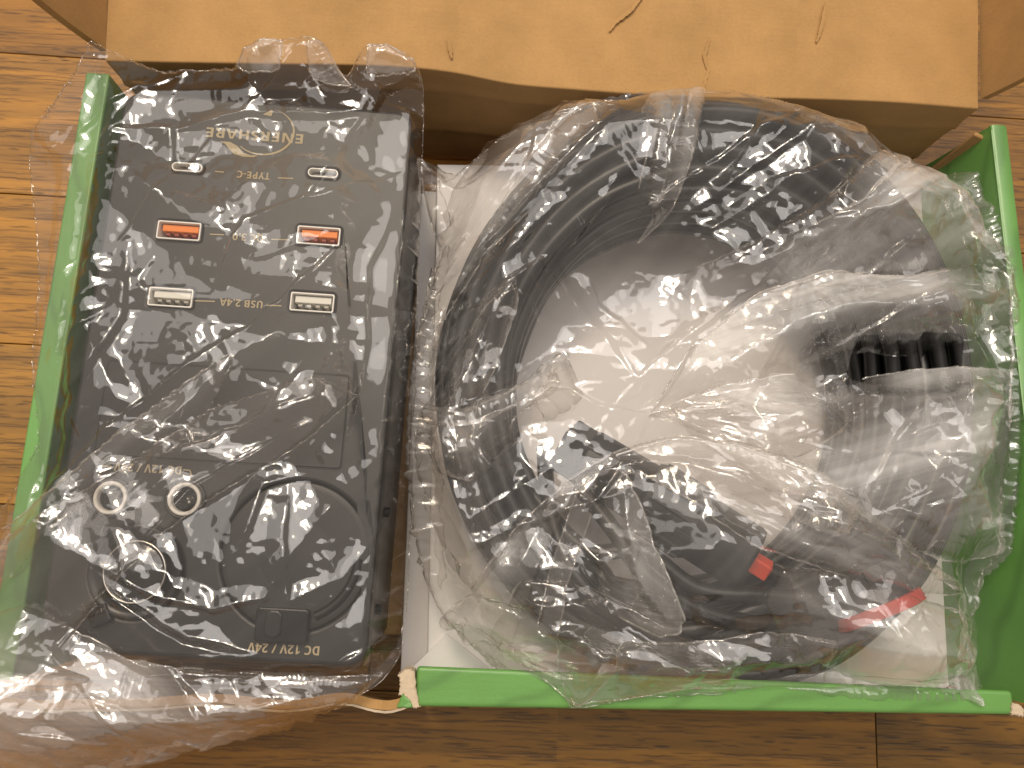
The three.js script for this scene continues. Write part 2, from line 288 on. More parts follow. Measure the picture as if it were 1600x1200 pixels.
// ------------------------------------------------------------------ black charging panel (lies upside down to the viewer)
const DY = 0.068;
const dTL = at(183, 149, DY), dTR = at(630, 167, DY), dBR = at(592, 1054, DY), dBL = at(69, 1006, DY);
const dC = V(0, 0, 0).add(dTL).add(dTR).add(dBR).add(dBL).multiplyScalar(0.25);
const dX = dTR.clone().sub(dTL).add(dBR.clone().sub(dBL)).normalize(), dAng = -Math.atan2(dX.z, dX.x);
const dW = (dTL.distanceTo(dTR) + dBL.distanceTo(dBR)) / 2, dL = (dTL.distanceTo(dBL) + dTR.distanceTo(dBR)) / 2;
const panel = thing('charging_panel', 'black plastic charging panel with sockets, upside down in its clear bag on the left', 'charging panel');
panel.position.set(dC.x, 0, dC.z); panel.rotation.y = dAng;
const loc = (px, py, h = DY) => { const p = at(px, py, h).sub(V(dC.x, 0, dC.z)).applyAxisAngle(V(0, 1, 0), -dAng); return p; };
const blackTex = sc(tex(256, 256, (x, y) => { const v = 128 + 90 * fbm(x / 3, y / 3, 6, 2); return [v, v, v]; }, false), 1 / 0.02, 1 / 0.02);
const black = std([0.017, 0.016, 0.0155], 0.42, { bumpMap: blackTex, bumpScale: 0.00003 });
const blackSatin = std([0.013, 0.013, 0.013], 0.3);
const deep = std([0.004, 0.004, 0.004], 0.5);
const chrome = std([0.78, 0.75, 0.7], 0.22, { metalness: 1 });
const nickel = std([0.92, 0.9, 0.85], 0.45);
const orange = std([0.88, 0.24, 0.025], 0.5), whitePl = std([0.78, 0.77, 0.7], 0.5), gold = std([0.44, 0.36, 0.22], 0.6);
const font = await new FontLoader().loadAsync('fonts/droid/droid_sans_bold.typeface.json'), fontR = await new FontLoader().loadAsync('fonts/droid/droid_sans_regular.typeface.json');
const slab = (shape, y0, y1, r = 0.0002, s = 2) => { const g = new THREE.ExtrudeGeometry(shape, { depth: y1 - y0 - 2 * r, bevelEnabled: r > 0, bevelSize: r, bevelThickness: r, bevelOffset: -r, bevelSegments: s, curveSegments: 20 }); g.rotateX(-Math.PI / 2); g.translate(0, y0 + r, 0); return boxUV(g); };
const rr2 = (w, h, r, T = THREE.Shape) => { const s = new T(); s.moveTo(-w / 2 + r, -h / 2); s.lineTo(w / 2 - r, -h / 2); s.absarc(w / 2 - r, -h / 2 + r, r, -Math.PI / 2, 0); s.lineTo(w / 2, h / 2 - r); s.absarc(w / 2 - r, h / 2 - r, r, 0, Math.PI / 2); s.lineTo(-w / 2 + r, h / 2); s.absarc(-w / 2 + r, h / 2 - r, r, Math.PI / 2, Math.PI); s.lineTo(-w / 2, -h / 2 + r); s.absarc(-w / 2 + r, -h / 2 + r, r, Math.PI, Math.PI * 1.5); return s; };
const circ = (r, T = THREE.Shape) => { const s = new T(); s.absarc(0, 0, r, 0, Math.PI * 2); return s; };
const moved = (path, x, z) => { const pts = path.getPoints(24).map((p) => new THREE.Vector2(p.x + x, p.y - z)); return new THREE.Path(pts); };
{
  const A = loc(293, 262), A2 = loc(505, 271), Q = loc(280, 361), Q2 = loc(498, 369), U = loc(267, 465), U2 = loc(488, 473), J = loc(175, 778), J2 = loc(290, 780), S = loc(213, 893), C = loc(462, 868);
  const px = Math.abs(loc(560, 600).x - loc(460, 600).x) / 100;
  const uw = 70 * px, uh = 31 * px, cw = 50 * px, ch = 15.5 * px, jr = 26 * px, sr = 69 * px, cr = 113 * px;
  const tray = rr2(dW, dL, 0.006);
  for (const p of [Q, Q2, U, U2]) tray.holes.push(moved(rr2(uw - 0.0004, uh - 0.0004, 0.0006), p.x, p.z));
  for (const p of [A, A2]) tray.holes.push(moved(rr2(cw - 0.0004, ch - 0.0004, ch / 2 - 0.0004), p.x, p.z));
  for (const p of [J, J2]) tray.holes.push(moved(circ(jr), p.x, p.z));
  tray.holes.push(moved(circ(sr), S.x, S.z), moved(circ(cr), C.x, C.z));
  part('face_plate', slab(tray, DY - 0.008, DY, 0.0012, 3), black, panel);
  part('housing', put(new RoundedBoxGeometry(dW - 0.002, DY - 0.013, dL - 0.002, 4, 0.004), 0, 0.005 + (DY - 0.013) / 2, 0), blackSatin, panel);
  // raised rear edge and side groove
  // blank cover: a separate rounded plate framed by a groove
  const c0 = loc(178, 578), c1 = loc(548, 572), c2 = loc(530, 722), c3 = loc(140, 722), cx = (c0.x + c1.x + c2.x + c3.x) / 4, cz = (c0.z + c1.z + c2.z + c3.z) / 4, cW = 376 * px, cH = 147 * px;
  const gr = rr2(cW + 0.0009, cH + 0.0009, 0.0016); gr.holes.push(rr2(cW, cH, 0.0012, THREE.Path));
  part('blank_cover', put(slab(rr2(cW, cH, 0.0012), DY - 0.0005, DY + 0.0005, 0.00025), cx, 0, cz), black, panel, 'plain rectangular cover plate');
  part('groove', put(slab(gr, DY - 0.0002, DY + 0.00012, 0), cx, 0, cz), deep, panel);
  const usb = (p, tongue, lab) => {
    const g = new THREE.Group(); g.name = 'usb_port'; g.position.set(p.x, DY, p.z); panel.add(g); g.userData.label = lab;
    const sh = rr2(uw, uh, 0.0006); sh.holes.push(rr2(uw - 0.0009, uh - 0.0009, 0.0004, THREE.Path));
    part('shell', slab(sh, -0.0075, 0.0005, 0.0001), nickel, g);
    part('socket_floor', put(rbox(uw - 0.0006, 0.0006, uh - 0.0006, 0.0002), 0, -0.0072, 0), deep, g);
    part('tongue', put(rbox(uw * 0.83, 0.0062, uh * 0.36, 0.0002), 0, -0.004, -uh * 0.19), tongue, g);
    const pins = []; for (let k = 0; k < 4; k++) pins.push(put(rbox(uw * 0.1, 0.0055, uh * 0.16, 0.0001), (k - 1.5) * uw * 0.2, -0.0046, uh * 0.08));
    part('contacts', mergeGeometries(pins), tongue === orange ? std([0.3, 0.04, 0.01], 0.5) : std([0.4, 0.38, 0.33], 0.4), g);
  };
  usb(Q, orange, 'upper left wide port with an orange tongue'); usb(Q2, orange, 'upper right wide port with an orange tongue');
  usb(U, whitePl, 'left wide port with a white tongue'); usb(U2, whitePl, 'right wide port with a white tongue');
  for (const p of [A, A2]) {
    const g = new THREE.Group(); g.name = 'small_port'; g.position.set(p.x, DY, p.z); panel.add(g);
    const sh = rr2(cw, ch, ch / 2); sh.holes.push(rr2(cw - 0.0008, ch - 0.0008, ch / 2 - 0.0004, THREE.Path));
    part('shell', slab(sh, -0.006, 0.0005, 0.0001), nickel, g);
    part('socket_floor', put(rbox(cw - 0.0006, 0.0006, ch - 0.0006, 0.0002), 0, -0.0058, 0), deep, g);
    part('tongue', put(rbox(cw * 0.68, 0.004, ch * 0.22, 0.0001), 0, -0.0035, 0), std([0.05, 0.05, 0.05], 0.35), g);
  }
  for (const p of [J, J2]) {
    const g = new THREE.Group(); g.name = 'power_jack'; g.position.set(p.x, DY, p.z); panel.add(g);
    const L = (pts) => new THREE.LatheGeometry(pts.map(([r, y]) => new THREE.Vector2(r, y)), 48);
    part('collar', L([[jr * 1.22, -0.0002], [jr * 1.2, 0.0006], [jr * 1.06, 0.001], [jr * 0.98, 0.0004], [jr * 0.98, -0.004]]), blackSatin, g);
    part('ring', L([[jr * 0.97, -0.003], [jr * 0.97, 0.0012], [jr * 0.92, 0.0016], [jr * 0.8, 0.0015], [jr * 0.73, 0.001], [jr * 0.71, -0.004]]), nickel, g);
    part('well', L([[jr * 0.74, 0.0002], [jr * 0.7, -0.0012], [jr * 0.66, -0.005], [jr * 0.4, -0.0065], [0, -0.0068]]), std([0.008, 0.008, 0.008], 0.12, { clearcoat: 1 }), g);
    part('pin', put(new THREE.LatheGeometry([[0, 0.0058], [0.0005, 0.0057], [0.0008, 0.005], [0.0008, 0]].map(([r, y]) => new THREE.Vector2(r * px / 0.00019, y)), 16), jr * 0.12, -0.0068, jr * 0.14), chrome, g);
  }
  {
    const g = new THREE.Group(); g.name = 'round_socket'; g.position.set(S.x, DY, S.z); panel.add(g);
    const L = (pts) => new THREE.LatheGeometry(pts.map(([r, y]) => new THREE.Vector2(r, y)), 64);
    part('outer_ring', L([[sr * 1.02, -0.003], [sr * 1.0, 0.0012], [sr * 0.96, 0.0018], [sr * 0.74, 0.0012], [sr * 0.72, -0.003]]), std([0.003, 0.003, 0.003], 0.3), g);
    part('cap', L([[sr * 0.71, -0.006], [sr * 0.7, 0.0006], [sr * 0.66, 0.0013], [sr * 0.6, 0.0006], [sr * 0.57, 0.0002], [sr * 0.4, 0.0015], [sr * 0.2, 0.0022], [0, 0.0024]]), std([0.01, 0.01, 0.01], 0.12, { clearcoat: 1, clearcoatRoughness: 0.05 }), g);
    const ring = new THREE.TorusGeometry(sr * 0.655, 0.00028, 8, 64); ring.rotateX(Math.PI / 2);
    part('bright_ring', put(ring, 0, 0.0013, 0), chrome, g);
    part('hinge', put(rbox(sr * 0.45, 0.003, sr * 0.4, 0.0006), -sr * 0.6, 0.0008, sr * 0.95, 0.5), std([0.005, 0.005, 0.005], 0.3), g);
  }
  {
    const g = new THREE.Group(); g.name = 'lighter_socket'; g.position.set(C.x, DY, C.z); panel.add(g);
    const L = (pts) => new THREE.LatheGeometry(pts.map(([r, y]) => new THREE.Vector2(r, y)), 72);
    part('well', L([[cr * 1.0, -0.0004], [cr * 0.995, -0.004], [cr * 0.96, -0.0045], [0, -0.0045]]), deep, g);
    part('flip_cap', L([[cr * 0.99, -0.0045], [cr * 0.99, -0.0002], [cr * 0.97, 0.0001], [cr * 0.9, 0.0002], [cr * 0.5, 0.0003], [cr * 0.49, 0.0001], [cr * 0.48, 0.0003], [0, 0.0004]]), black, g);
    const t0 = loc(443, 976);
    const la = rr2(78 * px, 50 * px, 0.0012);
    part('latch', put(slab(la, -0.002, 0.0028, 0.0005), t0.x - C.x, 0, t0.z - C.z), std([0.006, 0.006, 0.006], 0.28), g);
    const tab = rr2(26 * px, 40 * px, 0.002);
    part('latch_tab', put(slab(tab, 0.0005, 0.0034, 0.0006), t0.x - C.x - 12 * px, 0, t0.z - C.z - 2 * px), blackSatin, g);
    part('dark_arc', put(new THREE.TorusGeometry(cr * 0.84, cr * 0.06, 8, 40, 1.15), 0, 0.0004, 0, 0, Math.PI / 2, 0), deep, g);  // dark arc inside the right front edge of the cap
  }
  // printed lettering
  const word = (txt, px0, py0, widthPx, f = font, stretch = 1, lab) => {
    const shapes = f.generateShapes(txt, 1), gg = new THREE.ShapeGeometry(shapes, 6); gg.computeBoundingBox(); const b = gg.boundingBox, w = b.max.x - b.min.x;
    gg.translate(-(b.min.x + b.max.x) / 2, -(b.min.y + b.max.y) / 2, 0); const k = widthPx * px / w; gg.scale(k, k / stretch, 1); gg.rotateX(-Math.PI / 2); gg.rotateY(Math.PI);
    const p = loc(px0, py0); gg.translate(p.x, DY + 0.00009, p.z);
    return gg;
  };
  const bar = (x0, y0, x1, y1, t = 2) => { const a = loc(x0, y0), b = loc(x1, y1), L = a.distanceTo(b); const g = new THREE.PlaneGeometry(L, t * px); g.rotateX(-Math.PI / 2); g.rotateY(-Math.atan2(b.z - a.z, b.x - a.x)); g.translate((a.x + b.x) / 2, DY + 0.00009, (a.z + b.z) / 2); return g; };
  part('printed_name', word('ENERSHARE', 398, 212, 160, font, 1.22), gold, panel, 'pale gold printed name, upside down');
  // the swoosh: a crescent that sweeps round the name and ends in a leaf
  {
    const c = loc(412, 205), rx = 50 * px, rz = 42 * px, sh = new THREE.Shape(), o = [], inn = [];
    for (let k = 0; k <= 40; k++) { const a = lerp(-1.25, 2.35, k / 40), w = (0.55 + 3.4 * Math.sin(Math.PI * clamp(k / 44, 0, 1))) * px * 0.9; const ex = Math.cos(a), ez = Math.sin(a); o.push(new THREE.Vector2(rx * ex + ex * w * 0.5, -(rz * ez + ez * w * 0.5))); inn.push(new THREE.Vector2(rx * ex - ex * w * 0.5, -(rz * ez - ez * w * 0.5))); }
    sh.setFromPoints([...o, ...inn.reverse()]);
    const leaf = new THREE.Shape(), lp = (x, y) => { const q = loc(x, y); return new THREE.Vector2(q.x - c.x, -(q.z - c.z)); };
    const pts = [[344, 221], [360, 222], [372, 229], [380, 239], [392, 243], [404, 243], [396, 246], [380, 245], [366, 241], [358, 233], [352, 225]].map(([x, y]) => lp(x, y)); leaf.setFromPoints(pts);
    const flick = new THREE.Shape([[411, 179], [424, 172], [427, 174], [424, 182]].map(([x, y]) => lp(x, y)));
    const gg = mergeGeometries([sh, leaf, flick].map((s) => new THREE.ShapeGeometry(s, 8))); gg.rotateX(-Math.PI / 2); gg.translate(c.x, DY + 0.00011, c.z);
    part('printed_emblem', gg, gold, panel, 'pale gold leaf and ring emblem');
  }
  part('printed_text', mergeGeometries([word('TYPE-C', 396, 274, 54), bar(434, 278, 458, 279), bar(336, 268, 350, 269)]), gold, panel);
  part('printed_text', mergeGeometries([word('QC 3.0', 388, 370, 50), bar(424, 374, 452, 375), bar(328, 366, 350, 367)]), gold, panel);
  part('printed_text', mergeGeometries([word('USB 2.4A', 377, 474, 68), bar(416, 477, 440, 478), bar(305, 470, 336, 471)]), gold, panel);
  part('printed_text', mergeGeometries([word('DC 12V / 24V', 231, 732, 102), bar(286, 734, 297, 735), bar(297, 735, 300, 745), bar(160, 728, 175, 729), bar(160, 728, 158, 739)]), gold, panel);
  part('printed_text', mergeGeometries([word('DC 12V / 24V', 443, 1014, 106)]), gold, panel);
  // side vents on the visible right flank
  for (const [x, y] of [[598, 800], [602, 955]]) { const p = loc(x, y, 0.05); part('side_screw', put(new THREE.CylinderGeometry(0.0016, 0.0016, 0.003, 16), dW / 2 - 0.0008, 0.046, p.z, 0, 0, Math.PI / 2), deep, panel); }
}

// ------------------------------------------------------------------ coiled cable with connectors
const cable = thing('coiled_cable', 'thick black cable wound into a ring inside the clear bag on the right', 'cable');
const coilC = at(1080, 620, 0.045), coilRx = 0.072, coilRz = 0.077, lean = (z) => 0.014 * clamp((coilC.z - z) / coilRz, 0, 1.2) ** 1.3, cabR = 0.0026;
const rubber = std([0.006, 0.006, 0.0065], 0.38);
{
  const q = rng(21), slots = [];
  for (let r = 0; r < 8; r++) for (let c = 0; c < 7; c++) slots.push([(c - 3 + (r % 2) * 0.5) * 0.0057, CY + cabR + r * 0.0049 - 0.0002]);
  const keep = slots.filter(([dx, y]) => (dx / 0.017) ** 2 + ((y - 0.042) / 0.0225) ** 2 < 1.05);
  const pts = [];
  const T = keep.length, n = 56;
  for (let k = 0; k < T; k++) for (let i = 0; i < n; i++) {
    const a = (i / n) * Math.PI * 2, f = i / n, s0 = keep[k], s1 = keep[(k + 1) % T], m = f < 0.88 ? 0 : (f - 0.88) / 0.12, e = m * m * (3 - 2 * m);
    const spread = 1 + 0.27 * Math.cos(a + 2.2) - 0.1 * Math.sin(a + 2.2), wob = 0.0022 * fbm(a * 1.1 + k * 3.7, k, 5, 2) * 2;
    const off = lerp(s0[0], s1[0], e) * spread + wob, y = lerp(s0[1], s1[1], e) + 0.001 * fbm(a * 1.3, k * 2.2, 9, 2);
    const aa = a + 2.2;
    pts.push(V(coilC.x + Math.cos(aa) * (coilRx + off), Math.max(CY + cabR, y) + lean(coilC.z + Math.sin(aa) * coilRz), coilC.z + Math.sin(aa) * (coilRz + off * 1.12)));
  }
  const curve = new THREE.CatmullRomCurve3(pts, false, 'centripetal'), M = 4600;
  curve.arcLengthDivisions = 8000;
  part('cable', new THREE.TubeGeometry(curve, M, cabR, 8, false), rubber, cable);
  const lead = (name, list, r = cabR) => { const c = new THREE.CatmullRomCurve3(list.map(([x, y, h]) => at(x, y, h)), false, 'centripetal'); return part(name, new THREE.TubeGeometry(c, 90, r, 10, false), rubber, cable); };
  lead('cable_end', [[1190, 890, 0.064], [1250, 905, 0.065], [1320, 880, 0.064], [1400, 780, 0.062], [1445, 640, 0.06], [1420, 480, 0.056], [1380, 380, 0.05]]);
  lead('cable_end', [[1330, 885, 0.063], [1280, 900, 0.066], [1180, 950, 0.066], [1060, 985, 0.064], [920, 950, 0.06], [830, 850, 0.055], [770, 700, 0.05]]);
  lead('cable_end', [[1240, 1015, 0.062], [1120, 1020, 0.066], [1000, 985, 0.067], [900, 900, 0.066], [860, 800, 0.06], [850, 700, 0.05]]);
  lead('cable_end', [[1350, 960, 0.06], [1240, 975, 0.068], [1110, 960, 0.07], [1010, 900, 0.069], [960, 830, 0.066], [905, 760, 0.06]]);
  lead('cable_end', [[1400, 880, 0.06], [1300, 930, 0.067], [1190, 930, 0.069], [1090, 920, 0.068], [1000, 860, 0.066], [920, 860, 0.064], [820, 760, 0.055]]);
  lead('cable_end', [[1300, 980, 0.061], [1200, 1000, 0.064], [1080, 1010, 0.062], [960, 960, 0.058]]);
}
function connector(label, pa, pb, r, ringT, rs = 1) {
  const t = thing('cable_connector', label, 'connector', undefined), a = at(...pa), b = at(...pb), L = a.distanceTo(b);
  t.position.copy(a); t.quaternion.setFromUnitVectors(V(0, 1, 0), b.clone().sub(a).normalize());
  const lathe = (pts, seg = 40) => new THREE.LatheGeometry(pts.map(([x, y]) => new THREE.Vector2(x, y)), seg);
  const hard = std([0.02, 0.02, 0.021], 0.42, { bumpMap: blackTex, bumpScale: 0.00004 });
  part('body', lathe([[0, L * 0.42], [r * 0.92, L * 0.42], [r * 0.98, L * 0.44], [r * 0.98, L * 0.7], [r * 0.9, L * 0.72], [r * 0.9, L * 0.95], [r * 0.86, L * 0.97], [0, L * 0.97]]), hard, t);
  part('barrel', lathe([[0, L * 0.1], [r * 0.78, L * 0.1], [r * 0.82, L * 0.12], [r * 0.86, L * 0.42], [0, L * 0.42]]), hard, t);
  const ribs = []; for (let k = 0; k < 14; k++) { const g = rbox(r * 0.16, L * 0.24, r * 0.16, 0.0002), w = k / 14 * Math.PI * 2; ribs.push(put(g, Math.cos(w) * r * 0.97, L * 0.57, Math.sin(w) * r * 0.97, -w)); }
  part('grip_ribs', mergeGeometries(ribs), hard, t);
  part('tail', put(rbox(r * 1.3, L * 0.2, r * 1.2, 0.0008), 0, L * 0.08, 0), hard, t);
  const red = std([0.6, 0.05, 0.03], 0.6);
  if (rs < 1) part('seal_ring', put(rbox(r * 0.5, L * 0.1, r * 0.45, 0.0007), 0, L * 1.02, 0.0), std([0.85, 0.1, 0.05], 0.55), t, 'small flat red seal');
  else part('seal_ring', lathe([[r * 0.5, L * 0.94], [r * 1.02, L * 0.94], [r * 1.05, L * 0.96], [r * 1.05, L * (0.95 + ringT)], [r * 0.98, L * (0.965 + ringT)], [0, L * (0.965 + ringT)]]), red, t, 'wide red sealing ring');
  return t;
}
connector('longer black cable connector with a small red ring, lying across the middle of the coil', [885, 695, 0.056], [1180, 880, 0.066], 0.0115, 0.11, 0.42);
const conn2 = connector('black cable connector with a wide red end at the lower right of the coil', [1318, 850, 0.062], [1372, 950, 0.066], 0.0128, 0.16);

// ------------------------------------------------------------------ clear film bags: draped and crumpled as sheets
const GX = 440, GZ = 330, GS = 0.001, OX = -0.22, OZ = -0.16;
const hf = new Float32Array(GX * GZ);
const inPoly = (P, x, z) => { let c = false; for (let i = 0, j = P.length - 1; i < P.length; j = i++) if ((P[i][1] > z) !== (P[j][1] > z) && x < (P[j][0] - P[i][0]) * (z - P[i][1]) / (P[j][1] - P[i][1]) + P[i][0]) c = !c; return c; };
{
  const quad = (...p) => p.map((q) => [q.x, q.z]);
  const boxP = quad(rimBL, rimBR, at(1640, 1112, H), rimFL), cartonP = quad(at(683, 256, CY), at(1440, 268, CY), at(1484, 1072, CY), at(667, 1050, CY));
  const lwIn = quad(rimFL, rimBL, rimBL.clone().add(V(0.0076, 0, 0)), rimFL.clone().add(V(0.0076, 0, 0)));
  const rwP = quad(rwTop[0], at(1570, 200, H), at(1676, 1112, H), rwTop[1]), fwP = quad(at(0, 1050, H), at(640, 1050, H), at(1590, 1090, H), at(1590, 1120, H), at(648, 1106, H), at(0, 1090, H));
  const s = Math.sin(dAng), c = Math.cos(dAng);
  for (let j = 0; j < GZ; j++) for (let i = 0; i < GX; i++) {
    const x = OX + i * GS, z = OZ + j * GS; let h = 0;
    if (inPoly(boxP, x, z)) h = 0.005;
    if (inPoly(cartonP, x, z)) h = CY;
    if (inPoly(lwIn, x, z) || inPoly(rwP, x, z) || inPoly(fwP, x, z)) h = H;
    const hp = hingeL.clone().lerp(hingeR, clamp((x - hingeL.x) / (hingeR.x - hingeL.x), 0, 1)); if (z < hp.z + 0.002 && x > hingeL.x && x < hingeR.x) h = Math.max(h, H + 0.002 + (hp.z - z) * 0.17);
    const dx = x - dC.x, dz = z - dC.z, lx = dx * c - dz * s, lz = dx * s + dz * c;
    const ex = dW / 2 - Math.abs(lx), ez = dL / 2 - Math.abs(lz), e = Math.min(ex, ez); if (e > 0) h = Math.max(h, DY - 0.0012 * Math.max(0, 1 - e / 0.0012) ** 2 + 0.0004);
    const ax = (x - coilC.x) / coilRx, az = (z - coilC.z) / coilRz, rr = (Math.hypot(ax, az) - 1) * 0.073; if (Math.abs(rr) < 0.0195) h = Math.max(h, 0.042 + lean(z) + 0.022 * Math.sqrt(1 - (rr / 0.0195) ** 2));
    for (const [a, b, r] of [[at(885, 695, 0.056), at(1200, 892, 0.066), 0.0102], [at(1320, 855, 0.064), at(1380, 985, 0.058), 0.013]]) { const d = segDist({ x, z }, a, b); if (d < r) { const yy = (a.y + b.y) / 2 + Math.sqrt(r * r - d * d); h = Math.max(h, yy); } }
    hf[j * GX + i] = h;
  }
}
const sampler = (f) => (x, z) => { const u = clamp((x - OX) / GS, 0, GX - 1.001), v = clamp((z - OZ) / GS, 0, GZ - 1.001), i = u | 0, j = v | 0, a = u - i, b = v - j, k = j * GX + i; return (f[k] * (1 - a) + f[k + 1] * a) * (1 - b) + (f[k + GX] * (1 - a) + f[k + GX + 1] * a) * b; };
function tent(f, slope) {
  const t = Float32Array.from(f), d1 = slope * GS, d2 = d1 * 1.4142;
  for (let pass = 0; pass < 2; pass++) {
    for (let j = 1; j < GZ; j++) for (let i = 1; i < GX - 1; i++) { const k = j * GX + i; t[k] = Math.max(t[k], t[k - 1] - d1, t[k - GX] - d1, t[k - GX - 1] - d2, t[k - GX + 1] - d2); }
    for (let j = GZ - 2; j >= 0; j--) for (let i = GX - 2; i > 0; i--) { const k = j * GX + i; t[k] = Math.max(t[k], t[k + 1] - d1, t[k + GX] - d1, t[k + GX + 1] - d2, t[k + GX - 1] - d2); }
  }
  return t;
}
// crumples: a net of facets with random corner heights, drawn out along the grain of the folds
function facets(seed, cell, aspect, angle) {
  const h = (i, j) => { let t = Math.imul(i * 374761393 + j * 668265263 + seed * 1442695041, 1274126177); t = Math.imul(t ^ (t >>> 13), 1103515245); t ^= t >>> 16; return (t >>> 0) / 4294967296; };
  const ca = Math.cos(angle), sa = Math.sin(angle);
  return (x, z) => {
    const wx = x + cell * 0.75 * fbm(x / cell * 0.35, z / cell * 0.35, seed + 0.3, 2), wz = z + cell * 0.75 * fbm(x / cell * 0.35, z / cell * 0.35, seed + 7.7, 2);
    const u = (wx * ca + wz * sa) / (cell * aspect), v = (-wx * sa + wz * ca) / cell, y = v / 0.866, X = u - y * 0.5, i = Math.floor(X), j = Math.floor(y), a = X - i, b = y - j;
    return a + b < 1 ? h(i, j) * (1 - a - b) + h(i + 1, j) * a + h(i, j + 1) * b : h(i + 1, j + 1) * (a + b - 1) + h(i, j + 1) * (1 - a) + h(i + 1, j) * (1 - b);
  };
}
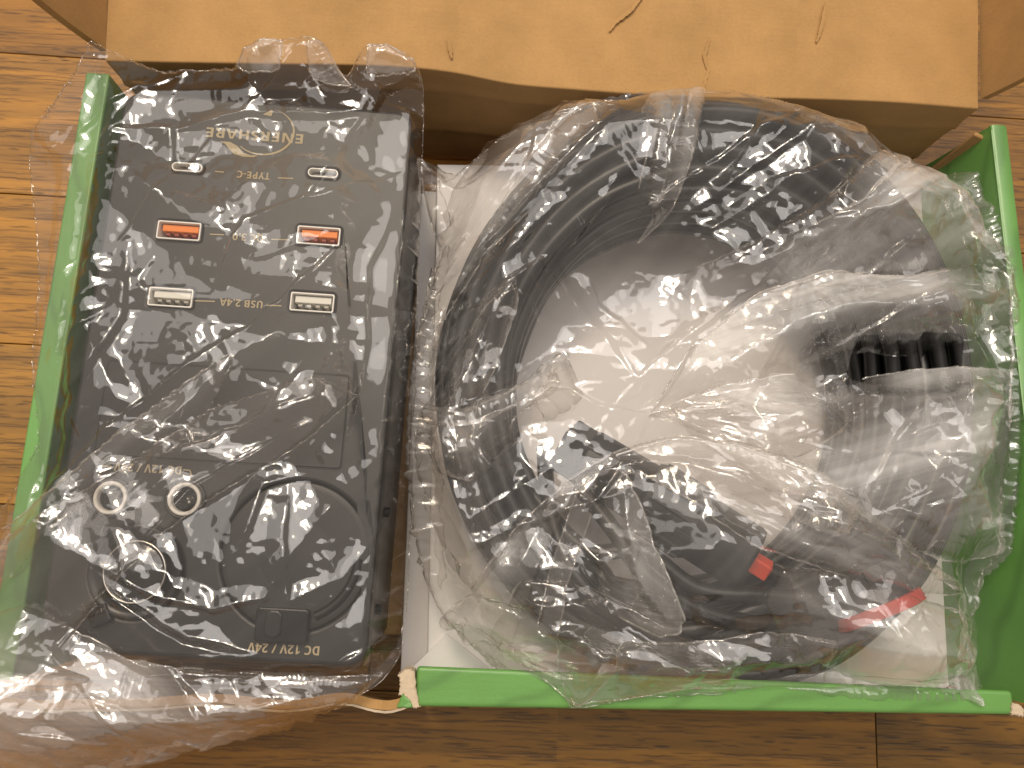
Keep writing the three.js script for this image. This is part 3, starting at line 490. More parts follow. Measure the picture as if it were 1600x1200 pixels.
// one sheet of film. outline: [px, py, height] round its edge; it is laid over all that lies below and relaxed like cloth that is a little too large
function film(o) {
  const q = rng(o.seed), S = o.spacing ?? 0.0026;
  let out = o.outline.map(([x, y, h, f]) => { const p = at(x, y, h); return [p.x, p.z, h, f ?? 0]; });
  const corners = out.filter((p, i) => { const a = out[(i + out.length - 1) % out.length], b = out[(i + 1) % out.length], c = Math.cos(Math.atan2(p[1] - a[1], p[0] - a[0]) - Math.atan2(b[1] - p[1], b[0] - p[0])); return c < 0.8; });
  const dense = []; out.forEach((p, i) => { const n = out[(i + 1) % out.length], L = Math.hypot(n[0] - p[0], n[1] - p[1]), K = Math.max(1, Math.round(L / 0.0012)); for (let k = 0; k < K; k++) { const t = k / K; dense.push([lerp(p[0], n[0], t), lerp(p[1], n[1], t), lerp(p[2], n[2], t), p[3]]); } });
  out = dense.map((p) => [p[0] + 0.0004 * fbm(p[0] * 90, p[1] * 90, o.seed, 3), p[1] + 0.0004 * fbm(p[0] * 90, p[1] * 90, o.seed + 5, 3), p[2], p[3]]);
  const open = out.filter((p) => !p[3]), anyFold = open.length < out.length;
  const near = (x, z) => { let b = 1e9, r = null; for (const p of out) { const d = (p[0] - x) ** 2 + (p[1] - z) ** 2; if (d < b) { b = d; r = p; } } return [Math.sqrt(b), r]; };
  const xs = out.map((p) => p[0]), zs = out.map((p) => p[1]), x0 = Math.min(...xs) - S, x1 = Math.max(...xs) + S, z0 = Math.min(...zs) - S, z1 = Math.max(...zs) + S;
  const low = sampler(tent(hf, 1.3)), T = sampler(tent(hf, o.slope ?? 0.45)), lift = o.lift ?? 0.0006;
  const gaps = (o.gaps ?? []).map((l) => l.map(([x, y, h]) => { const p = at(x, y, h); return [p.x, p.z]; }));
  // lattice
  const id = new Map(), P = [], nx = Math.ceil((x1 - x0) / S), nz = Math.ceil((z1 - z0) / (S * 0.866)), pt = (i, j) => [x0 + (i + (j & 1) * 0.5) * S, z0 + j * S * 0.866];
  const fixed = [];
  const vert = (i, j) => {
    const key = i * 4096 + j; if (id.has(key)) return id.get(key);
    let [x, z] = pt(i, j); const [d, n] = near(x, z), inside = inPoly(out, x, z); let y, f = 0;
    if (d < 0.52 * S || !inside) { x = n[0]; z = n[1]; y = Math.max(n[2], Math.min(low(x, z) + lift, n[2] + 0.003)); f = 1; } else { y = null; }
    const k = P.length; P.push([x, y, z]); fixed.push(f); id.set(key, k); return k;
  };
  let tri = [];
  for (let j = 0; j < nz; j++) for (let i = 0; i < nx; i++) {
    const ev = (j & 1) === 0, ts = ev ? [[i, j, i + 1, j, i, j + 1], [i + 1, j, i + 1, j + 1, i, j + 1]] : [[i, j, i + 1, j, i + 1, j + 1], [i, j, i + 1, j + 1, i, j + 1]];
    for (const t of ts) { const a = pt(t[0], t[1]), b = pt(t[2], t[3]), c = pt(t[4], t[5]); const mx = (a[0] + b[0] + c[0]) / 3, mz = (a[1] + b[1] + c[1]) / 3; if (inPoly(out, mx, mz) && !gaps.some((g) => inPoly(g, mx, mz))) tri.push([vert(t[0], t[1]), vert(t[4], t[5]), vert(t[2], t[3])]); }
  }
  let N = P.length, pos = new Float32Array(N * 3), fix = Uint8Array.from(fixed);
  // heights to start from: the tent over what lies below, meeting the edge heights
  const cell = o.cell ?? 0.02, asp = o.aspect ?? 3, gr = o.grain ?? 0, amp = o.amp ?? 0.009, base = facets(o.seed, 0.036, 1.6, gr), fa = facets(o.seed + 21, cell, asp, gr), fb = facets(o.seed + 50, cell * 0.8, asp * 0.8, gr + (o.cross ?? 0.55)), fc = facets(o.seed + 71, cell * 0.38, 2.2, gr + 0.3);
  const folds = []; for (let k = 0; k < (o.folds ?? 16); k++) { const a = (o.grain ?? 0) + (q() - 0.5) * (o.fan ?? 3.1), m = out[Math.floor(q() * out.length)], m2 = out[Math.floor(q() * out.length)], t = q(); folds.push([lerp(m[0], m2[0], t), lerp(m[1], m2[1], t), Math.cos(a), Math.sin(a), 0.004 + q() * 0.014, (0.3 + 0.7 * q()) * (o.crease ?? 0.002), 0.01 + q() * 0.05]); }
  for (let i = 0; i < N; i++) {
    let [x, y, z] = P[i];
    if (y === null) {
      let w = 0, s = 0; for (let k = 0; k < out.length; k += 5) { const d2 = (out[k][0] - x) ** 2 + (out[k][1] - z) ** 2 + 1e-7, ww = 1 / (d2 * d2); w += ww; s += ww * out[k][2]; }
      const e = Math.max(T(x, z), o.float ? s / w : 0), [d] = near(x, z), b = clamp(d / (o.edge ?? 0.016), 0, 1);
      y = lerp(Math.max(s / w, low(x, z)), e, b) + lift;
      let f = 0; for (const g of folds) { const u = (x - g[0]) * g[2] + (z - g[1]) * g[3], v = -(x - g[0]) * g[3] + (z - g[1]) * g[2]; const tt = Math.abs(u) / g[4]; if (tt < 1) f += g[5] * (1 - tt) * Math.exp(-((v / g[6]) ** 2)); }
      const mk = clamp(0.75 + 1.3 * fbm(x * 22, z * 22, o.seed + 2, 2), 0.15, 1.3);
      y += f * b + b * (o.base ?? 0.006) * base(x, z) * mk;
    }
    pos[3 * i] = x; pos[3 * i + 1] = y; pos[3 * i + 2] = z;
  }
  const pseudo_ = 0; const pseudo = (x, z, k) => fbm(x * 28 + k * 9.1, z * 28, o.seed * 1.3 + k, 2) * 2;
  const edgesOf = (tri) => { const m = new Map(); for (const t of tri) for (let k = 0; k < 3; k++) { const a = t[k], b = t[(k + 1) % 3], c = t[(k + 2) % 3], key = Math.min(a, b) * 1048576 + Math.max(a, b), e = m.get(key); if (e) e.d = c; else m.set(key, { a, b, c, d: -1 }); } return m; };
  const dist = (a, b) => Math.hypot(pos[3 * a] - pos[3 * b], pos[3 * a + 1] - pos[3 * b + 1], pos[3 * a + 2] - pos[3 * b + 2]);
  function relax(E, rest, iters, bendK, grav, puff) {
    const n = E.length, A = new Int32Array(n), B = new Int32Array(n), C = new Int32Array(n), D = new Int32Array(n), RB = new Float32Array(n);
    E.forEach((e, i) => { A[i] = e.a; B[i] = e.b; C[i] = e.c; D[i] = e.d; RB[i] = rest[i] * 1.732 * (o.flat ?? 0.97); });
    const lim = new Float32Array(N), yt = new Float32Array(N);
    for (let i = 0; i < N; i++) { lim[i] = Math.max(T(pos[3 * i], pos[3 * i + 2]), pos[3 * i + 1]) + puff; }
    const pull = (a, b, r, k, only) => {
      const ia = 3 * a, ib = 3 * b, dx = pos[ib] - pos[ia], dy = pos[ib + 1] - pos[ia + 1], dz = pos[ib + 2] - pos[ia + 2], l = Math.sqrt(dx * dx + dy * dy + dz * dz) + 1e-9; if (only && l > r) return;
      const wa = fix[a] ? 0 : 1, wb = fix[b] ? 0 : 1, w = wa + wb; if (!w) return; const c = k * (l - r) / l / w;
      pos[ia] += dx * c * wa; pos[ia + 1] += dy * c * wa; pos[ia + 2] += dz * c * wa; pos[ib] -= dx * c * wb; pos[ib + 1] -= dy * c * wb; pos[ib + 2] -= dz * c * wb;
    };
    for (let it = 0; it < iters; it++) {
      for (let i = 0; i < N; i++) if (!fix[i]) pos[3 * i + 1] -= grav;
      if (it & 1) for (let i = 0; i < n; i++) pull(A[i], B[i], rest[i], 0.9, false); else for (let i = n - 1; i >= 0; i--) pull(A[i], B[i], rest[i], 0.9, false);
      if (bendK > 0) for (let i = 0; i < n; i++) if (D[i] >= 0) pull(C[i], D[i], RB[i], bendK, true);
      for (let i = 0; i < N; i++) if (!fix[i]) { const l = low(pos[3 * i], pos[3 * i + 2]) + lift; let y = pos[3 * i + 1]; if (y < l) y = l; else if (y > lim[i]) y = lerp(y, lim[i], 0.5); pos[3 * i + 1] = y; }
    }
  }
  let em = edgesOf(tri), E = [...em.values()];
  { const nb = new Map(); for (const e of E) if (e.d < 0) for (const [a, b] of [[e.a, e.b], [e.b, e.a]]) (nb.get(a) ?? nb.set(a, []).get(a)).push(b);
    for (let it = 0; it < 2; it++) { const cp = pos.slice(); for (const [a, l] of nb) if (l.length === 2 && !corners.some((c) => Math.hypot(c[0] - cp[3 * a], c[1] - cp[3 * a + 2]) < S * 0.8)) for (let c = 0; c < 3; c++) pos[3 * a + c] = 0.5 * cp[3 * a + c] + 0.25 * (cp[3 * l[0] + c] + cp[3 * l[1] + c]); } }
  let rest = E.map((e) => {
    const mx = (pos[3 * e.a] + pos[3 * e.b]) / 2, mz = (pos[3 * e.a + 2] + pos[3 * e.b + 2]) / 2, ang = Math.atan2(pos[3 * e.b + 2] - pos[3 * e.a + 2], pos[3 * e.b] - pos[3 * e.a]) - (o.grain ?? 0) - pseudo(mx, mz, 3) * 1.1;
    const c = Math.cos(ang) ** 2, am = Math.max(0, 0.55 + 0.9 * pseudo(mx, mz, 1));
    const hx = Math.hypot(pos[3 * e.a] - pos[3 * e.b], T(pos[3 * e.a], pos[3 * e.a + 2]) - T(pos[3 * e.b], pos[3 * e.b + 2]), pos[3 * e.a + 2] - pos[3 * e.b + 2]);
    return dist(e.a, e.b) * (1 + (o.excess ?? 0.03) * am * (0.25 + 0.75 * c));
  });
  relax(E, rest, o.iters ?? 70, o.bend ?? 0.08, o.grav ?? 0.000002, o.puff ?? 0.004);
  // finer
  function refine(loop) {
    const em = edgesOf(tri), mid = new Map(), nb = loop ? Array.from({ length: N }, () => []) : null, bd = loop ? Array.from({ length: N }, () => []) : null;
    const old = pos, M = N + em.size, np = new Float32Array(M * 3), nf = new Uint8Array(M); np.set(old); nf.set(fix); let k = N;
    if (loop) for (const e of em.values()) { nb[e.a].push(e.b); nb[e.b].push(e.a); if (e.d < 0) { bd[e.a].push(e.b); bd[e.b].push(e.a); } }
    for (const [key, e] of em) {
      mid.set(key, k); nf[k] = e.d < 0 ? 1 : 0;
      for (let c = 0; c < 3; c++) np[3 * k + c] = loop && e.d >= 0 ? 0.375 * (old[3 * e.a + c] + old[3 * e.b + c]) + 0.125 * (old[3 * e.c + c] + old[3 * e.d + c]) : 0.5 * (old[3 * e.a + c] + old[3 * e.b + c]);
      k++;
    }
    if (loop) for (let i = 0; i < N; i++) {
      const bb = bd[i]; if (bb.length) { if (bb.length === 2) for (let c = 0; c < 3; c++) np[3 * i + c] = 0.75 * old[3 * i + c] + 0.125 * (old[3 * bb[0] + c] + old[3 * bb[1] + c]); continue; }
      const n = nb[i].length, be = n === 3 ? 3 / 16 : 3 / (8 * n); for (let c = 0; c < 3; c++) { let s = 0; for (const j of nb[i]) s += old[3 * j + c]; np[3 * i + c] = (1 - n * be) * old[3 * i + c] + be * s; }
    }
    const kk = (a, b) => Math.min(a, b) * 1048576 + Math.max(a, b), nt = [], ro = rest && !loop ? new Map([...em.keys()].map((key, i) => [key, rest[i]])) : null, nr = new Map();
    for (const [a, b, c] of tri) {
      const x = mid.get(kk(a, b)), y = mid.get(kk(b, c)), z = mid.get(kk(c, a)); nt.push([a, x, z], [x, b, y], [z, y, c], [x, y, z]);
      if (ro) { const ab = ro.get(kk(a, b)) / 2, bc = ro.get(kk(b, c)) / 2, ca = ro.get(kk(c, a)) / 2; nr.set(kk(a, x), ab).set(kk(x, b), ab).set(kk(b, y), bc).set(kk(y, c), bc).set(kk(c, z), ca).set(kk(z, a), ca).set(kk(x, y), ca).set(kk(y, z), ab).set(kk(z, x), bc); }
    }
    pos = np; fix = nf; N = M; tri = nt; return nr;
  }
  const nr = refine(false); em = edgesOf(tri); E = [...em.values()];
  rest = [...em.keys()].map((key, i) => { const e = E[i], mx = pos[3 * e.a], mz = pos[3 * e.a + 2]; return nr.get(key) * (1 + (o.fine ?? 0.005) * Math.max(0, 0.5 + pseudo(mx * 2.2, mz * 2.2, 6))); });
  for (let i = 0; i < N; i++) if (!fix[i]) pos[3 * i + 1] += (q() - 0.3) * 0.0003;
  relax(E, rest, o.iters2 ?? 40, o.bend2 ?? 0.08, (o.grav ?? 0.000002) * 0.5, o.puff ?? 0.004);
  rest = null; refine(true);
  // where the edge of the film turns under: rounded rim
  const rim = o.rim ?? 0.002;
  if (rim > 0) { for (let i = 0; i < N; i++) { const [d] = near(pos[3 * i], pos[3 * i + 2]); if (d < rim) { const t = 1 - d / rim, drop = (o.rimDrop ?? 0.0022) * (1 - Math.sqrt(1 - t * t)); pos[3 * i + 1] -= drop; } } }
  const edgeD = new Float32Array(N);
  for (let i = 0; i < N; i++) { // flat facets meeting in sharp folds
    const x = pos[3 * i], z = pos[3 * i + 2], [d] = near(x, z), b = clamp(d / (o.edge ?? 0.008), 0, 1), w = 0.5 + 1.6 * fbm(x * 26, z * 26, o.seed + 2, 2), m1 = clamp(w, 0.15, 1), m2 = clamp(1 - w, 0.1, 1), m3 = clamp(0.15 + 2.6 * fbm(x * 34, z * 34, o.seed + 4, 2), 0, 1);
    edgeD[i] = d; pos[3 * i + 1] += b * amp * (fa(x, z) * m1 + 0.6 * fb(x, z) * m2 + (o.crinkle ?? 0.1) * fc(x, z) * m3);
  }
  const auto = []; for (let k = 0; k < (o.auto ?? 0); k++) { // straight fold lines that follow the grain
    const m = out[Math.floor(q() * out.length)], m2 = out[Math.floor(q() * out.length)], t = 0.2 + 0.6 * q(), L = 0.012 + 0.03 * q(), a = gr + (q() - 0.5) * 1.1, cx = lerp(m[0], m2[0], t), cz = lerp(m[1], m2[1], t), bend = (q() - 0.5) * 0.25, fl = q() < 0.5;
    const pl = [-1, -0.33, 0.33, 1].map((u) => ({ x: cx + Math.cos(a + bend * u) * L * u, z: cz + Math.sin(a + bend * u) * L * u })); auto.push([0.0008 + 0.0012 * q(), fl ? 0.0009 : 0.0045, fl ? 0.0045 : 0.0009, null, pl]);
  }
  for (const c of [...(o.creases ?? []), ...auto]) { // pleats: a steep flank on one side, a long gentle one on the other
    const [hh, w1, w2, ...l] = c, pl = c[4]?.[0]?.z !== undefined ? c[4] : l.map(([x, y]) => at(x, y, o.ch ?? 0.071)), m = Math.max(Math.abs(w1), Math.abs(w2)) * 1.5, bx = [Math.min(...pl.map((p) => p.x)) - m, Math.max(...pl.map((p) => p.x)) + m, Math.min(...pl.map((p) => p.z)) - m, Math.max(...pl.map((p) => p.z)) + m];
    for (let i = 0; i < N; i++) {
      const x = pos[3 * i], z = pos[3 * i + 2]; if (x < bx[0] || x > bx[1] || z < bx[2] || z > bx[3]) continue;
      const xx = x + 0.0012 * fbm(x * 90, z * 90, o.seed, 2), zz = z + 0.0012 * fbm(x * 90, z * 90, o.seed + 9, 2); let d = 1, sg = 1, along = 0;
      for (let k = 0; k + 1 < pl.length; k++) { const p = pl[k], r = pl[k + 1], dd = segDist({ x: xx, z: zz }, p, r); if (dd < d) { d = dd; sg = Math.sign((r.x - p.x) * (zz - p.z) - (r.z - p.z) * (xx - p.x)); } }
      const e = Math.min(1, Math.hypot(x - pl[0].x, z - pl[0].z) / 0.014, Math.hypot(x - pl[pl.length - 1].x, z - pl[pl.length - 1].z) / 0.014);
      const w = (sg > 0 ? w1 : w2) * (0.35 + 0.65 * e) * (0.75 + 0.9 * Math.abs(fbm(x * 40, z * 40, o.seed + 3, 2))); if (d < w) pos[3 * i + 1] += hh * e * (1 - d / w) * (0.8 + 0.6 * fbm(x * 50, z * 50, o.seed + 5, 2));
    }
  }
  for (let i = 0; i < N; i++) if (edgeD[i] < 0.04) { const n = near(pos[3 * i], pos[3 * i + 2])[1]; const lo = low(pos[3 * i], pos[3 * i + 2]) + lift, e = edgeD[i], ref = Math.max(lo, n[2]), y = pos[3 * i + 1]; pos[3 * i + 1] = y > ref ? ref + (y - ref) * clamp((o.rise ?? 0.22) + e / 0.03, 0, 1) : Math.max(y, e > 0.002 ? lo : 0); }
  let g = new THREE.BufferGeometry(); g.setAttribute('position', new THREE.BufferAttribute(pos, 3));
  const uv = new Float32Array(N * 2); for (let i = 0; i < N; i++) { const x = pos[3 * i], z = pos[3 * i + 2]; let d = 1; if (anyFold) for (const p of open) { const dd = (p[0] - x) ** 2 + (p[1] - z) ** 2; if (dd < d) d = dd; } uv[2 * i] = anyFold ? clamp(Math.sqrt(d) / 0.03, 0.01, 0.99) : 0.99; uv[2 * i + 1] = (-x * Math.sin(gr) + z * Math.cos(gr)) / 0.09 + 0.012 * fbm(x * 40, z * 40, 3, 2) + o.seed * 0.37; } g.setAttribute('uv', new THREE.BufferAttribute(uv, 2));
  g.setIndex(tri.flat()); g.computeVertexNormals();
  if (o.roll) { // the folded edge: film rolled round itself
    const em = edgesOf(tri), nxt = new Map(); for (const e of em.values()) if (e.d < 0) { (nxt.get(e.a) ?? nxt.set(e.a, []).get(e.a)).push(e.b); (nxt.get(e.b) ?? nxt.set(e.b, []).get(e.b)).push(e.a); }
    const start = nxt.keys().next().value, loop = [start]; let prev = -1, cur = start; for (let k = 0; k < nxt.size + 1; k++) { const n = nxt.get(cur).find((v) => v !== prev && v !== start) ?? -1; if (n < 0) break; loop.push(n); prev = cur; cur = n; }
    const pts = loop.filter((_, k) => k % 3 === 0).map((i) => V(pos[3 * i], pos[3 * i + 1], pos[3 * i + 2]));
    if (anyFold) { // only along the folded part of the edge
      const runs = []; let run = []; for (const p of pts) { const n = near(p.x, p.z)[1]; if (n[3]) run.push(p); else { if (run.length > 4) runs.push(run); run = []; } } if (run.length > 4) runs.push(run);
      for (const r of runs) { const t = new THREE.TubeGeometry(new THREE.CatmullRomCurve3(r), r.length * 3, o.roll, 7, false), u = t.attributes.uv; for (let i = 0; i < u.count; i++) u.setXY(i, 0.99, 0.5); g = mergeGeometries([g, t]); }
    } else if (pts.length > 8) { const t = new THREE.TubeGeometry(new THREE.CatmullRomCurve3(pts, true), pts.length * 3, o.roll, 7, true); g = mergeGeometries([g, t]); }
  }
  if (o.raise !== false) { // the next sheet lies on this one
    const top = new Float32Array(GX * GZ); for (let i = 0; i < N; i++) { const u = Math.round((pos[3 * i] - OX) / GS), v = Math.round((pos[3 * i + 2] - OZ) / GS); if (u >= 0 && v >= 0 && u < GX && v < GZ) { const k = v * GX + u; top[k] = Math.max(top[k], pos[3 * i + 1]); } }
    for (let k = 0; k < hf.length; k++) if (top[k] > hf[k]) hf[k] = top[k] + 0.0002;
  }
  return g;
}
// haze: the film is clear towards its open edges and cloudy, in streaks along the folds, where it lies doubled
const filmMat = (haze, rough = 0.085, ior = 1.95) => {
  const m = tex(64, 512, (x, y) => { const r = clamp(x / 40, 0, 1), st = clamp(0.55 + 1.1 * fbm(y / 46, 0.5, haze * 40, 4) + 0.3 * fbm(y / 7, 2.5, haze * 40, 2), 0.1, 1.25), v = 255 * (1 - haze * r * r * (3 - 2 * r) * st); return [v, v, v]; }, false);
  m.wrapS = THREE.ClampToEdgeWrapping; m.wrapT = THREE.MirroredRepeatWrapping;
  return new THREE.MeshPhysicalMaterial({ color: lin(0.97, 0.955, 0.94), roughness: rough, transmission: 1, transmissionMap: m, thickness: 0, ior, side: THREE.DoubleSide });
};
const clearA = filmMat(0.022), clearB = filmMat(0.06), hazy = filmMat(0.36), milky = filmMat(0.5, 0.06), hazyA = filmMat(0.28);
const t0 = Date.now();
const bagA = thing('plastic_bag', 'crumpled clear plastic bag wrapped round the black charging panel on the left', 'plastic bag');
part('bag_film', film({
  seed: 111, auto: 22, grain: -0.68, amp: 0.0095, cell: 0.026, aspect: 3.4, crinkle: 0.06,  puff: 0.004, slope: 0.5, crease: 0.0035, folds: 36, fan: 1.6, roll: 0.00022,
  creases: [[0.0030, 0.0014, 0.0065, [560, 375], [470, 465], [330, 560], [165, 690], [20, 825]], [0.0022, 0.0014, 0.0065, [445, 268], [352, 338], [282, 312]], [0.0022, 0.006, 0.0016, [170, 208], [272, 206], [278, 300]], [0.0026, 0.0014, 0.0065, [262, 212], [400, 188], [520, 200], [635, 178]],
    [0.0024, 0.0014, 0.0065, [640, 260], [520, 330], [395, 360], [340, 470]], [0.0022, 0.006, 0.0016, [620, 330], [575, 420], [570, 560], [540, 720]], [0.0026, 0.0014, 0.0065, [500, 660], [420, 700], [300, 770], [230, 850]], [0.0026, 0.0014, 0.0065, [150, 870], [260, 930], [345, 952], [455, 925]], [0.0019, 0.006, 0.0016, [456, 750], [452, 860], [458, 990]],
    [0.0022, 0.0014, 0.0065, [600, 1000], [545, 1030], [490, 1062]], [0.0022, 0.0014, 0.0065, [350, 880], [385, 860], [420, 760], [500, 740]], [0.0019, 0.006, 0.0016, [250, 400], [225, 440], [240, 480]], [0.0022, 0.0014, 0.0065, [60, 640], [140, 600], [200, 500], [210, 380]], [0.0019, 0.0014, 0.0065, [500, 560], [440, 640], [350, 700]], [0.0024, 0.006, 0.0016, [100, 960], [200, 930], [300, 1000], [420, 1020]]],
  outline: [[62, 185, 0.07], [110, 120, 0.072], [140, 60, 0.074], [178, 82, 0.072], [250, 112, 0.071], [366, 104, 0.074], [378, 72, 0.08], [412, 56, 0.084], [440, 62, 0.084], [474, 54, 0.085], [505, 62, 0.083], [536, 126, 0.076], [572, 66, 0.083], [606, 66, 0.083], [648, 90, 0.08], [662, 124, 0.075], [662, 200, 0.062], [655, 400, 0.056], [648, 640, 0.054], [640, 900, 0.054], [628, 1022, 0.058], [590, 1074, 0.066], [520, 1102, 0.06], [450, 1128, 0.045], [342, 1142, 0.03], [240, 1170, 0.02], [120, 1168, 0.015], [40, 1130, 0.02], [-30, 1080, 0.03], [-30, 830, 0.05], [20, 770, 0.06], [60, 700, 0.066], [50, 560, 0.064], [60, 420, 0.06], [44, 250, 0.06], [48, 205, 0.066]],
}), clearA, bagA);
part('bag_film', film({
  seed: 14, roll: 0.0003, grain: -0.9,  puff: 0.004, slope: 0.4, crease: 0.002, folds: 10,
  outline: [[-30, 1075, 0.03], [0, 850, 0.066], [180, 740, 0.074], [330, 640, 0.075], [500, 590, 0.073], [560, 620, 0.072], [480, 690, 0.074], [300, 800, 0.073], [190, 900, 0.073], [110, 1000, 0.07], [130, 1060, 0.064], [300, 1050, 0.07], [470, 1060, 0.07], [600, 1050, 0.066], [560, 1090, 0.06], [340, 1138, 0.035], [240, 1164, 0.022], [110, 1150, 0.02]],
}), clearA, bagA, 'upper fold of the film lying over the lower left of the panel');
part('bag_film', film({ seed: 17, spacing: 0.0017, auto: 14, roll: 0.0003, grain: 0.5, puff: 0.006, slope: 0.35, folds: 10, crease: 0.003, lift: 0.001,
  outline: [[-40, 1060, 0.045], [-20, 960, 0.066], [60, 940, 0.072], [120, 985, 0.075, 1], [200, 1030, 0.075, 1], [330, 1045, 0.074], [470, 1052, 0.074], [585, 1062, 0.07], [555, 1094, 0.062], [450, 1126, 0.046, 1], [342, 1140, 0.032, 1], [240, 1168, 0.022, 1], [120, 1170, 0.016, 1], [30, 1128, 0.02, 1], [-40, 1090, 0.03]] }), hazyA, bagA, 'loose mouth of the bag spilling over the near left corner of the box');
part('bag_film', film({ seed: 18, spacing: 0.0016, roll: 0.0003, grain: 1.2, puff: 0.006, slope: 0.35, folds: 4, lift: 0.001,
  outline: [[366, 106, 0.078], [380, 74, 0.083], [412, 57, 0.087], [440, 62, 0.087], [438, 112, 0.08], [400, 118, 0.078]] }), hazyA, bagA);
part('bag_film', film({ seed: 19, spacing: 0.0016, roll: 0.0003, grain: 1.8, puff: 0.006, slope: 0.35, folds: 4, lift: 0.001,
  outline: [[476, 58, 0.087], [503, 64, 0.086], [530, 110, 0.08], [548, 132, 0.078], [500, 132, 0.078], [482, 110, 0.082]] }), hazyA, bagA);
part('bag_film', film({ seed: 20, spacing: 0.0016, roll: 0.0003, grain: 0.3, puff: 0.006, slope: 0.35, folds: 4, lift: 0.001,
  outline: [[574, 68, 0.086], [606, 68, 0.086], [646, 92, 0.083], [648, 110, 0.081], [600, 116, 0.08], [572, 112, 0.081]] }), hazyA, bagA);
part('bag_film', film({ seed: 22, roll: 0.0003, grain: -0.7, puff: 0.005, slope: 0.4, folds: 8, lift: 0.0008,
  outline: [[-40, 860, 0.06], [0, 832, 0.068, 1], [90, 762, 0.073, 1], [190, 676, 0.075, 1], [300, 596, 0.076, 1], [380, 540, 0.076], [330, 640, 0.076], [250, 720, 0.076], [190, 745, 0.076], [120, 800, 0.075], [40, 900, 0.07], [-40, 960, 0.055]] }), hazyA, bagA, 'diagonal fold of film across the near left of the panel');
const bagB = thing('plastic_bag', 'large crumpled clear plastic bag round the coiled black cable on the right', 'plastic bag');
const B = (o) => film({ slope: 0.42, auto: 16, roll: 0.0003, ...o });
part('bag_film', B({
  seed: 23, auto: 34, gaps: [[[1318, 532, 0.066], [1400, 528, 0.066], [1480, 526, 0.064], [1484, 622, 0.064], [1400, 626, 0.066], [1316, 622, 0.066]]], grain: -0.85, amp: 0.015, cell: 0.03, aspect: 3.2, crinkle: 0.06, crease: 0.004,
  creases: [[0.0027, 0.0014, 0.0065, [650, 560], [690, 470], [760, 395], [860, 300], [965, 205]], [0.0019, 0.0014, 0.0065, [700, 500], [780, 425], [850, 362], [900, 330]], [0.0022, 0.006, 0.0016, [655, 640], [725, 645], [800, 610], [860, 545]], [0.0022, 0.0014, 0.0065, [690, 690], [705, 770], [735, 900]], [0.0019, 0.0014, 0.0065, [740, 700], [790, 760], [815, 770]], [0.0018, 0.006, 0.0016, [990, 170], [1010, 230], [1000, 300], [985, 380]], [0.0018, 0.0014, 0.0065, [1070, 165], [1060, 240], [1100, 330]], [0.0019, 0.0014, 0.0065, [1180, 175], [1150, 260], [1110, 310]], [0.0019, 0.006, 0.0016, [1260, 200], [1210, 260], [1130, 310], [1050, 360]], [0.0019, 0.0014, 0.0065, [1400, 270], [1300, 300], [1160, 320]], [0.0016, 0.0014, 0.0065, [840, 360], [880, 440], [960, 540], [1000, 620]], [0.0016, 0.006, 0.0016, [900, 390], [930, 480], [1030, 560]], [0.0019, 0.0014, 0.0065, [1030, 560], [1150, 470], [1250, 440]], [0.0022, 0.0014, 0.0065, [1280, 330], [1400, 380], [1500, 360]], [0.0018, 0.006, 0.0016, [820, 580], [930, 640], [1040, 650]], [0.0019, 0.0014, 0.0065, [890, 830], [930, 880], [955, 930]], [0.0022, 0.0014, 0.0065, [790, 1000], [880, 1080]], [0.0019, 0.006, 0.0016, [1120, 790], [1200, 900], [1260, 1000], [1290, 1070]], [0.0019, 0.0014, 0.0065, [1240, 960], [1230, 1020], [1210, 1060]], [0.0019, 0.0014, 0.0065, [1060, 1010], [1110, 1050], [1160, 1040]], [0.0019, 0.006, 0.0016, [1320, 1000], [1420, 1010], [1500, 995]], [0.0016, 0.0014, 0.0065, [1400, 930], [1450, 1000], [1480, 1070]]], folds: 30, fan: 2.2, puff: 0.005, slope: 0.3,
  outline: [[640, 720, 0.035], [646, 600, 0.04], [668, 470, 0.045], [690, 400, 0.045], [655, 292, 0.04], [700, 288, 0.045], [760, 235, 0.05], [782, 212, 0.055], [860, 185, 0.055], [980, 162, 0.058], [1100, 160, 0.058], [1200, 178, 0.056], [1300, 205, 0.054], [1400, 262, 0.05], [1490, 292, 0.045], [1510, 330, 0.05], [1556, 425, 0.05], [1562, 600, 0.05], [1556, 860, 0.05], [1520, 905, 0.045], [1510, 1000, 0.045], [1480, 1080, 0.045], [1330, 1086, 0.055], [1200, 1072, 0.06], [1080, 1086, 0.064], [1000, 1090, 0.066], [900, 1108, 0.067], [884, 1072, 0.06], [780, 1040, 0.04], [700, 970, 0.035], [665, 900, 0.03], [650, 830, 0.03]],
}), clearB, bagB);
part('bag_film', B({
  seed: 31, amp: 0.013, auto: 12, grain: -0.35, crease: 0.003, folds: 14, puff: 0.006,
  outline: [[1010, 655, 0.066, 1], [1080, 540, 0.07, 1], [1180, 460, 0.074, 1], [1290, 425, 0.076, 1], [1400, 440, 0.072, 1], [1480, 425, 0.066], [1552, 432, 0.056], [1566, 520, 0.054], [1480, 545, 0.062], [1420, 556, 0.068], [1330, 552, 0.07], [1250, 575, 0.07], [1130, 640, 0.068]],
}), milky, bagB, 'milky fold of film across the upper right of the ring');
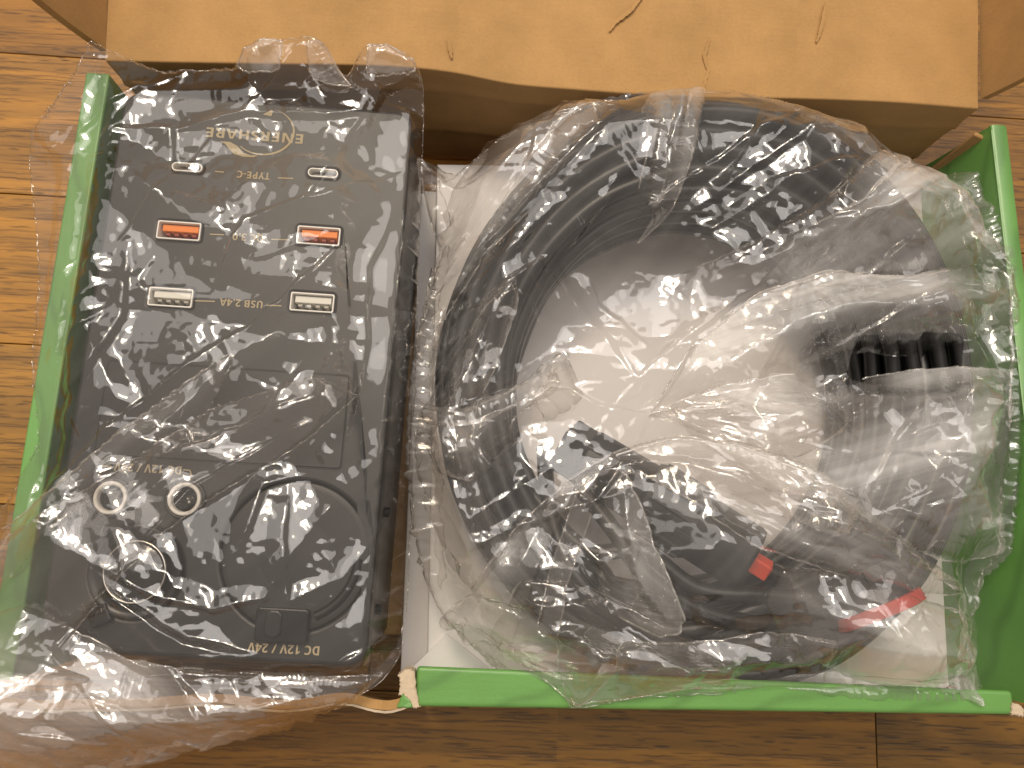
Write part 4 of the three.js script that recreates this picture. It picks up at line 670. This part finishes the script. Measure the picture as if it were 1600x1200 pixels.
part('bag_film', B({
  seed: 37, amp: 0.013, auto: 14, grain: -0.3, crease: 0.003, folds: 14, puff: 0.006,
  outline: [[1350, 590, 0.072, 1], [1440, 575, 0.07, 1], [1555, 580, 0.058, 1], [1562, 640, 0.056], [1556, 760, 0.056, 1], [1554, 868, 0.052, 1], [1480, 880, 0.055], [1400, 860, 0.066, 1], [1260, 790, 0.07, 1], [1180, 760, 0.07], [1080, 690, 0.07], [1040, 640, 0.07], [1150, 620, 0.07], [1260, 640, 0.072]],
}), hazy, bagB, 'crumpled fold of film at the right of the ring');
part('bag_film', B({
  seed: 41, grain: 0.4, crease: 0.003, folds: 10, puff: 0.007, float: true, rimDrop: 0.004, rim: 0.003,
  outline: [[735, 920, 0.064, 1], [800, 830, 0.07, 1], [880, 755, 0.076, 1], [960, 705, 0.08, 1], [1050, 678, 0.082, 1], [1160, 690, 0.08, 1], [1260, 735, 0.078, 1], [1340, 800, 0.074, 1], [1430, 870, 0.07, 1], [1500, 930, 0.06], [1420, 925, 0.068, 1], [1300, 895, 0.074, 1], [1180, 855, 0.078, 1], [1090, 790, 0.082, 1], [1010, 742, 0.084], [930, 745, 0.082], [870, 830, 0.078], [820, 950, 0.07], [800, 1010, 0.062], [760, 985, 0.06]],
}), hazy, bagB, 'rolled fold of film arching over the lower part of the ring');
part('bag_film', B({
  seed: 43, grain: 1.4, crease: 0.0025, folds: 8, puff: 0.006, float: true, rimDrop: 0.003, rim: 0.0025,
  outline: [[962, 730, 0.084, 1], [985, 745, 0.085, 1], [1020, 840, 0.084, 1], [1055, 930, 0.082, 1], [1070, 965, 0.08, 1], [1062, 990, 0.078, 1], [1030, 996, 0.076, 1], [960, 960, 0.074], [930, 900, 0.076], [938, 800, 0.082]],
}), hazy, bagB, 'tongue-shaped fold of film hanging over the connector');
part('bag_film', B({
  seed: 47, grain: 0.2, crease: 0.003, folds: 10, puff: 0.005,
  outline: [[812, 900, 0.068], [900, 905, 0.072], [1010, 960, 0.074], [1080, 1000, 0.072], [1180, 1010, 0.07], [1140, 1070, 0.066, 1], [1040, 1082, 0.068, 1], [900, 1104, 0.068, 1], [850, 1060, 0.064, 1], [760, 1000, 0.06]],
}), clearB, bagB, 'lower fold of film reaching over the green rim');
const flap = (o, label, m = clearB) => part('bag_film', B({ puff: 0.006, crease: 0.002, folds: 6, ...o }), m, bagB, label);
flap({ seed: 89, grain: -0.85, amp: 0.011, cell: 0.022, auto: 12, outline: [[652, 560, 0.046], [690, 420, 0.05], [702, 332, 0.05], [784, 216, 0.057], [880, 186, 0.06], [966, 200, 0.068, 1], [862, 300, 0.071, 1], [764, 396, 0.07, 1], [700, 490, 0.062, 1], [676, 590, 0.05]] }, 'long fold of film slanting over the upper left of the ring', hazy);
flap({ seed: 97, grain: 1.7, amp: 0.009, outline: [[1000, 172, 0.068, 1], [1088, 166, 0.068, 1], [1074, 262, 0.078, 1], [1046, 336, 0.072, 1], [988, 392, 0.06], [994, 300, 0.074, 1], [1012, 232, 0.08, 1]] }, 'pale strip of film hanging down from the top of the ring', hazy);
flap({ seed: 101, grain: 0.9, amp: 0.011, auto: 10, outline: [[656, 640, 0.045, 1], [722, 646, 0.066, 1], [802, 612, 0.064, 1], [872, 560, 0.05], [900, 640, 0.05], [800, 700, 0.064], [742, 760, 0.068], [690, 740, 0.056]] }, 'crumpled band of film across the left of the ring', hazy);
flap({ seed: 103, grain: 0.5, amp: 0.011, auto: 12, outline: [[960, 1000, 0.074, 1], [1080, 1005, 0.075, 1], [1200, 985, 0.076, 1], [1300, 1000, 0.07, 1], [1290, 1072, 0.066], [1180, 1076, 0.067], [1060, 1084, 0.067], [960, 1090, 0.067]] }, 'bunched film along the front of the ring');
flap({ seed: 53, amp: 0.012, grain: -0.6, outline: [[1040, 440, 0.07], [1160, 390, 0.074], [1270, 330, 0.074, 1], [1330, 268, 0.07, 1], [1402, 262, 0.062, 1], [1490, 296, 0.054, 1], [1512, 350, 0.056, 1], [1554, 428, 0.056], [1450, 440, 0.068, 1], [1290, 432, 0.076, 1], [1180, 465, 0.076], [1090, 500, 0.072]] }, 'pale fold of film at the upper right', hazy);
flap({ seed: 59, grain: 1.3, outline: [[648, 700, 0.04], [690, 600, 0.056, 1], [760, 480, 0.066, 1], [800, 440, 0.068, 1], [812, 480, 0.07], [770, 590, 0.07], [742, 660, 0.07], [745, 740, 0.07], [800, 850, 0.068], [740, 930, 0.06], [700, 880, 0.05], [670, 790, 0.046]] }, 'upright fold of film along the left of the ring');
flap({ seed: 61, grain: 0.2, outline: [[688, 958, 0.04, 1], [740, 925, 0.056, 1], [820, 950, 0.066], [872, 1000, 0.07], [868, 1060, 0.069], [790, 1042, 0.06, 1], [740, 1005, 0.05, 1]] }, 'flat film corner at the lower left of the ring', hazy);
flap({ seed: 67, grain: 1.5, outline: [[866, 1000, 0.07], [930, 975, 0.076], [985, 1010, 0.076], [950, 1060, 0.072, 1], [908, 1104, 0.069, 1], [886, 1108, 0.068, 1], [876, 1060, 0.07]] }, 'gathered tip of film over the green rim');
flap({ seed: 71, grain: 1.0, outline: [[1290, 890, 0.075], [1400, 925, 0.074], [1500, 960, 0.06, 1], [1508, 1000, 0.056, 1], [1482, 1080, 0.05, 1], [1400, 1070, 0.056], [1330, 1060, 0.064], [1240, 1020, 0.072], [1180, 940, 0.076], [1200, 880, 0.077]] }, 'loose film round the red-ended connector', hazy);
flap({ seed: 73, grain: 0.3, float: true, outline: [[960, 712, 0.088, 1], [1050, 684, 0.09, 1], [1150, 694, 0.088, 1], [1250, 736, 0.085, 1], [1330, 800, 0.08], [1290, 840, 0.08], [1200, 800, 0.084], [1110, 762, 0.087], [1030, 740, 0.089]] }, 'milky roll of film above the middle of the ring', milky);
flap({ seed: 79, grain: 1.2, float: true, outline: [[838, 985, 0.077, 1], [862, 880, 0.08, 1], [905, 760, 0.086, 1], [935, 742, 0.087], [925, 800, 0.085, 1], [890, 900, 0.081, 1], [868, 1000, 0.077]] }, 'narrow strap-like fold of film');
flap({ seed: 83, grain: 0.35, outline: [[1010, 650, 0.07, 1], [1130, 600, 0.074, 1], [1260, 580, 0.077], [1380, 600, 0.076], [1300, 680, 0.077], [1230, 720, 0.078, 1], [1120, 690, 0.08]] }, 'bright film panel in the middle of the ring', milky);
renderer.render(scene, camera);
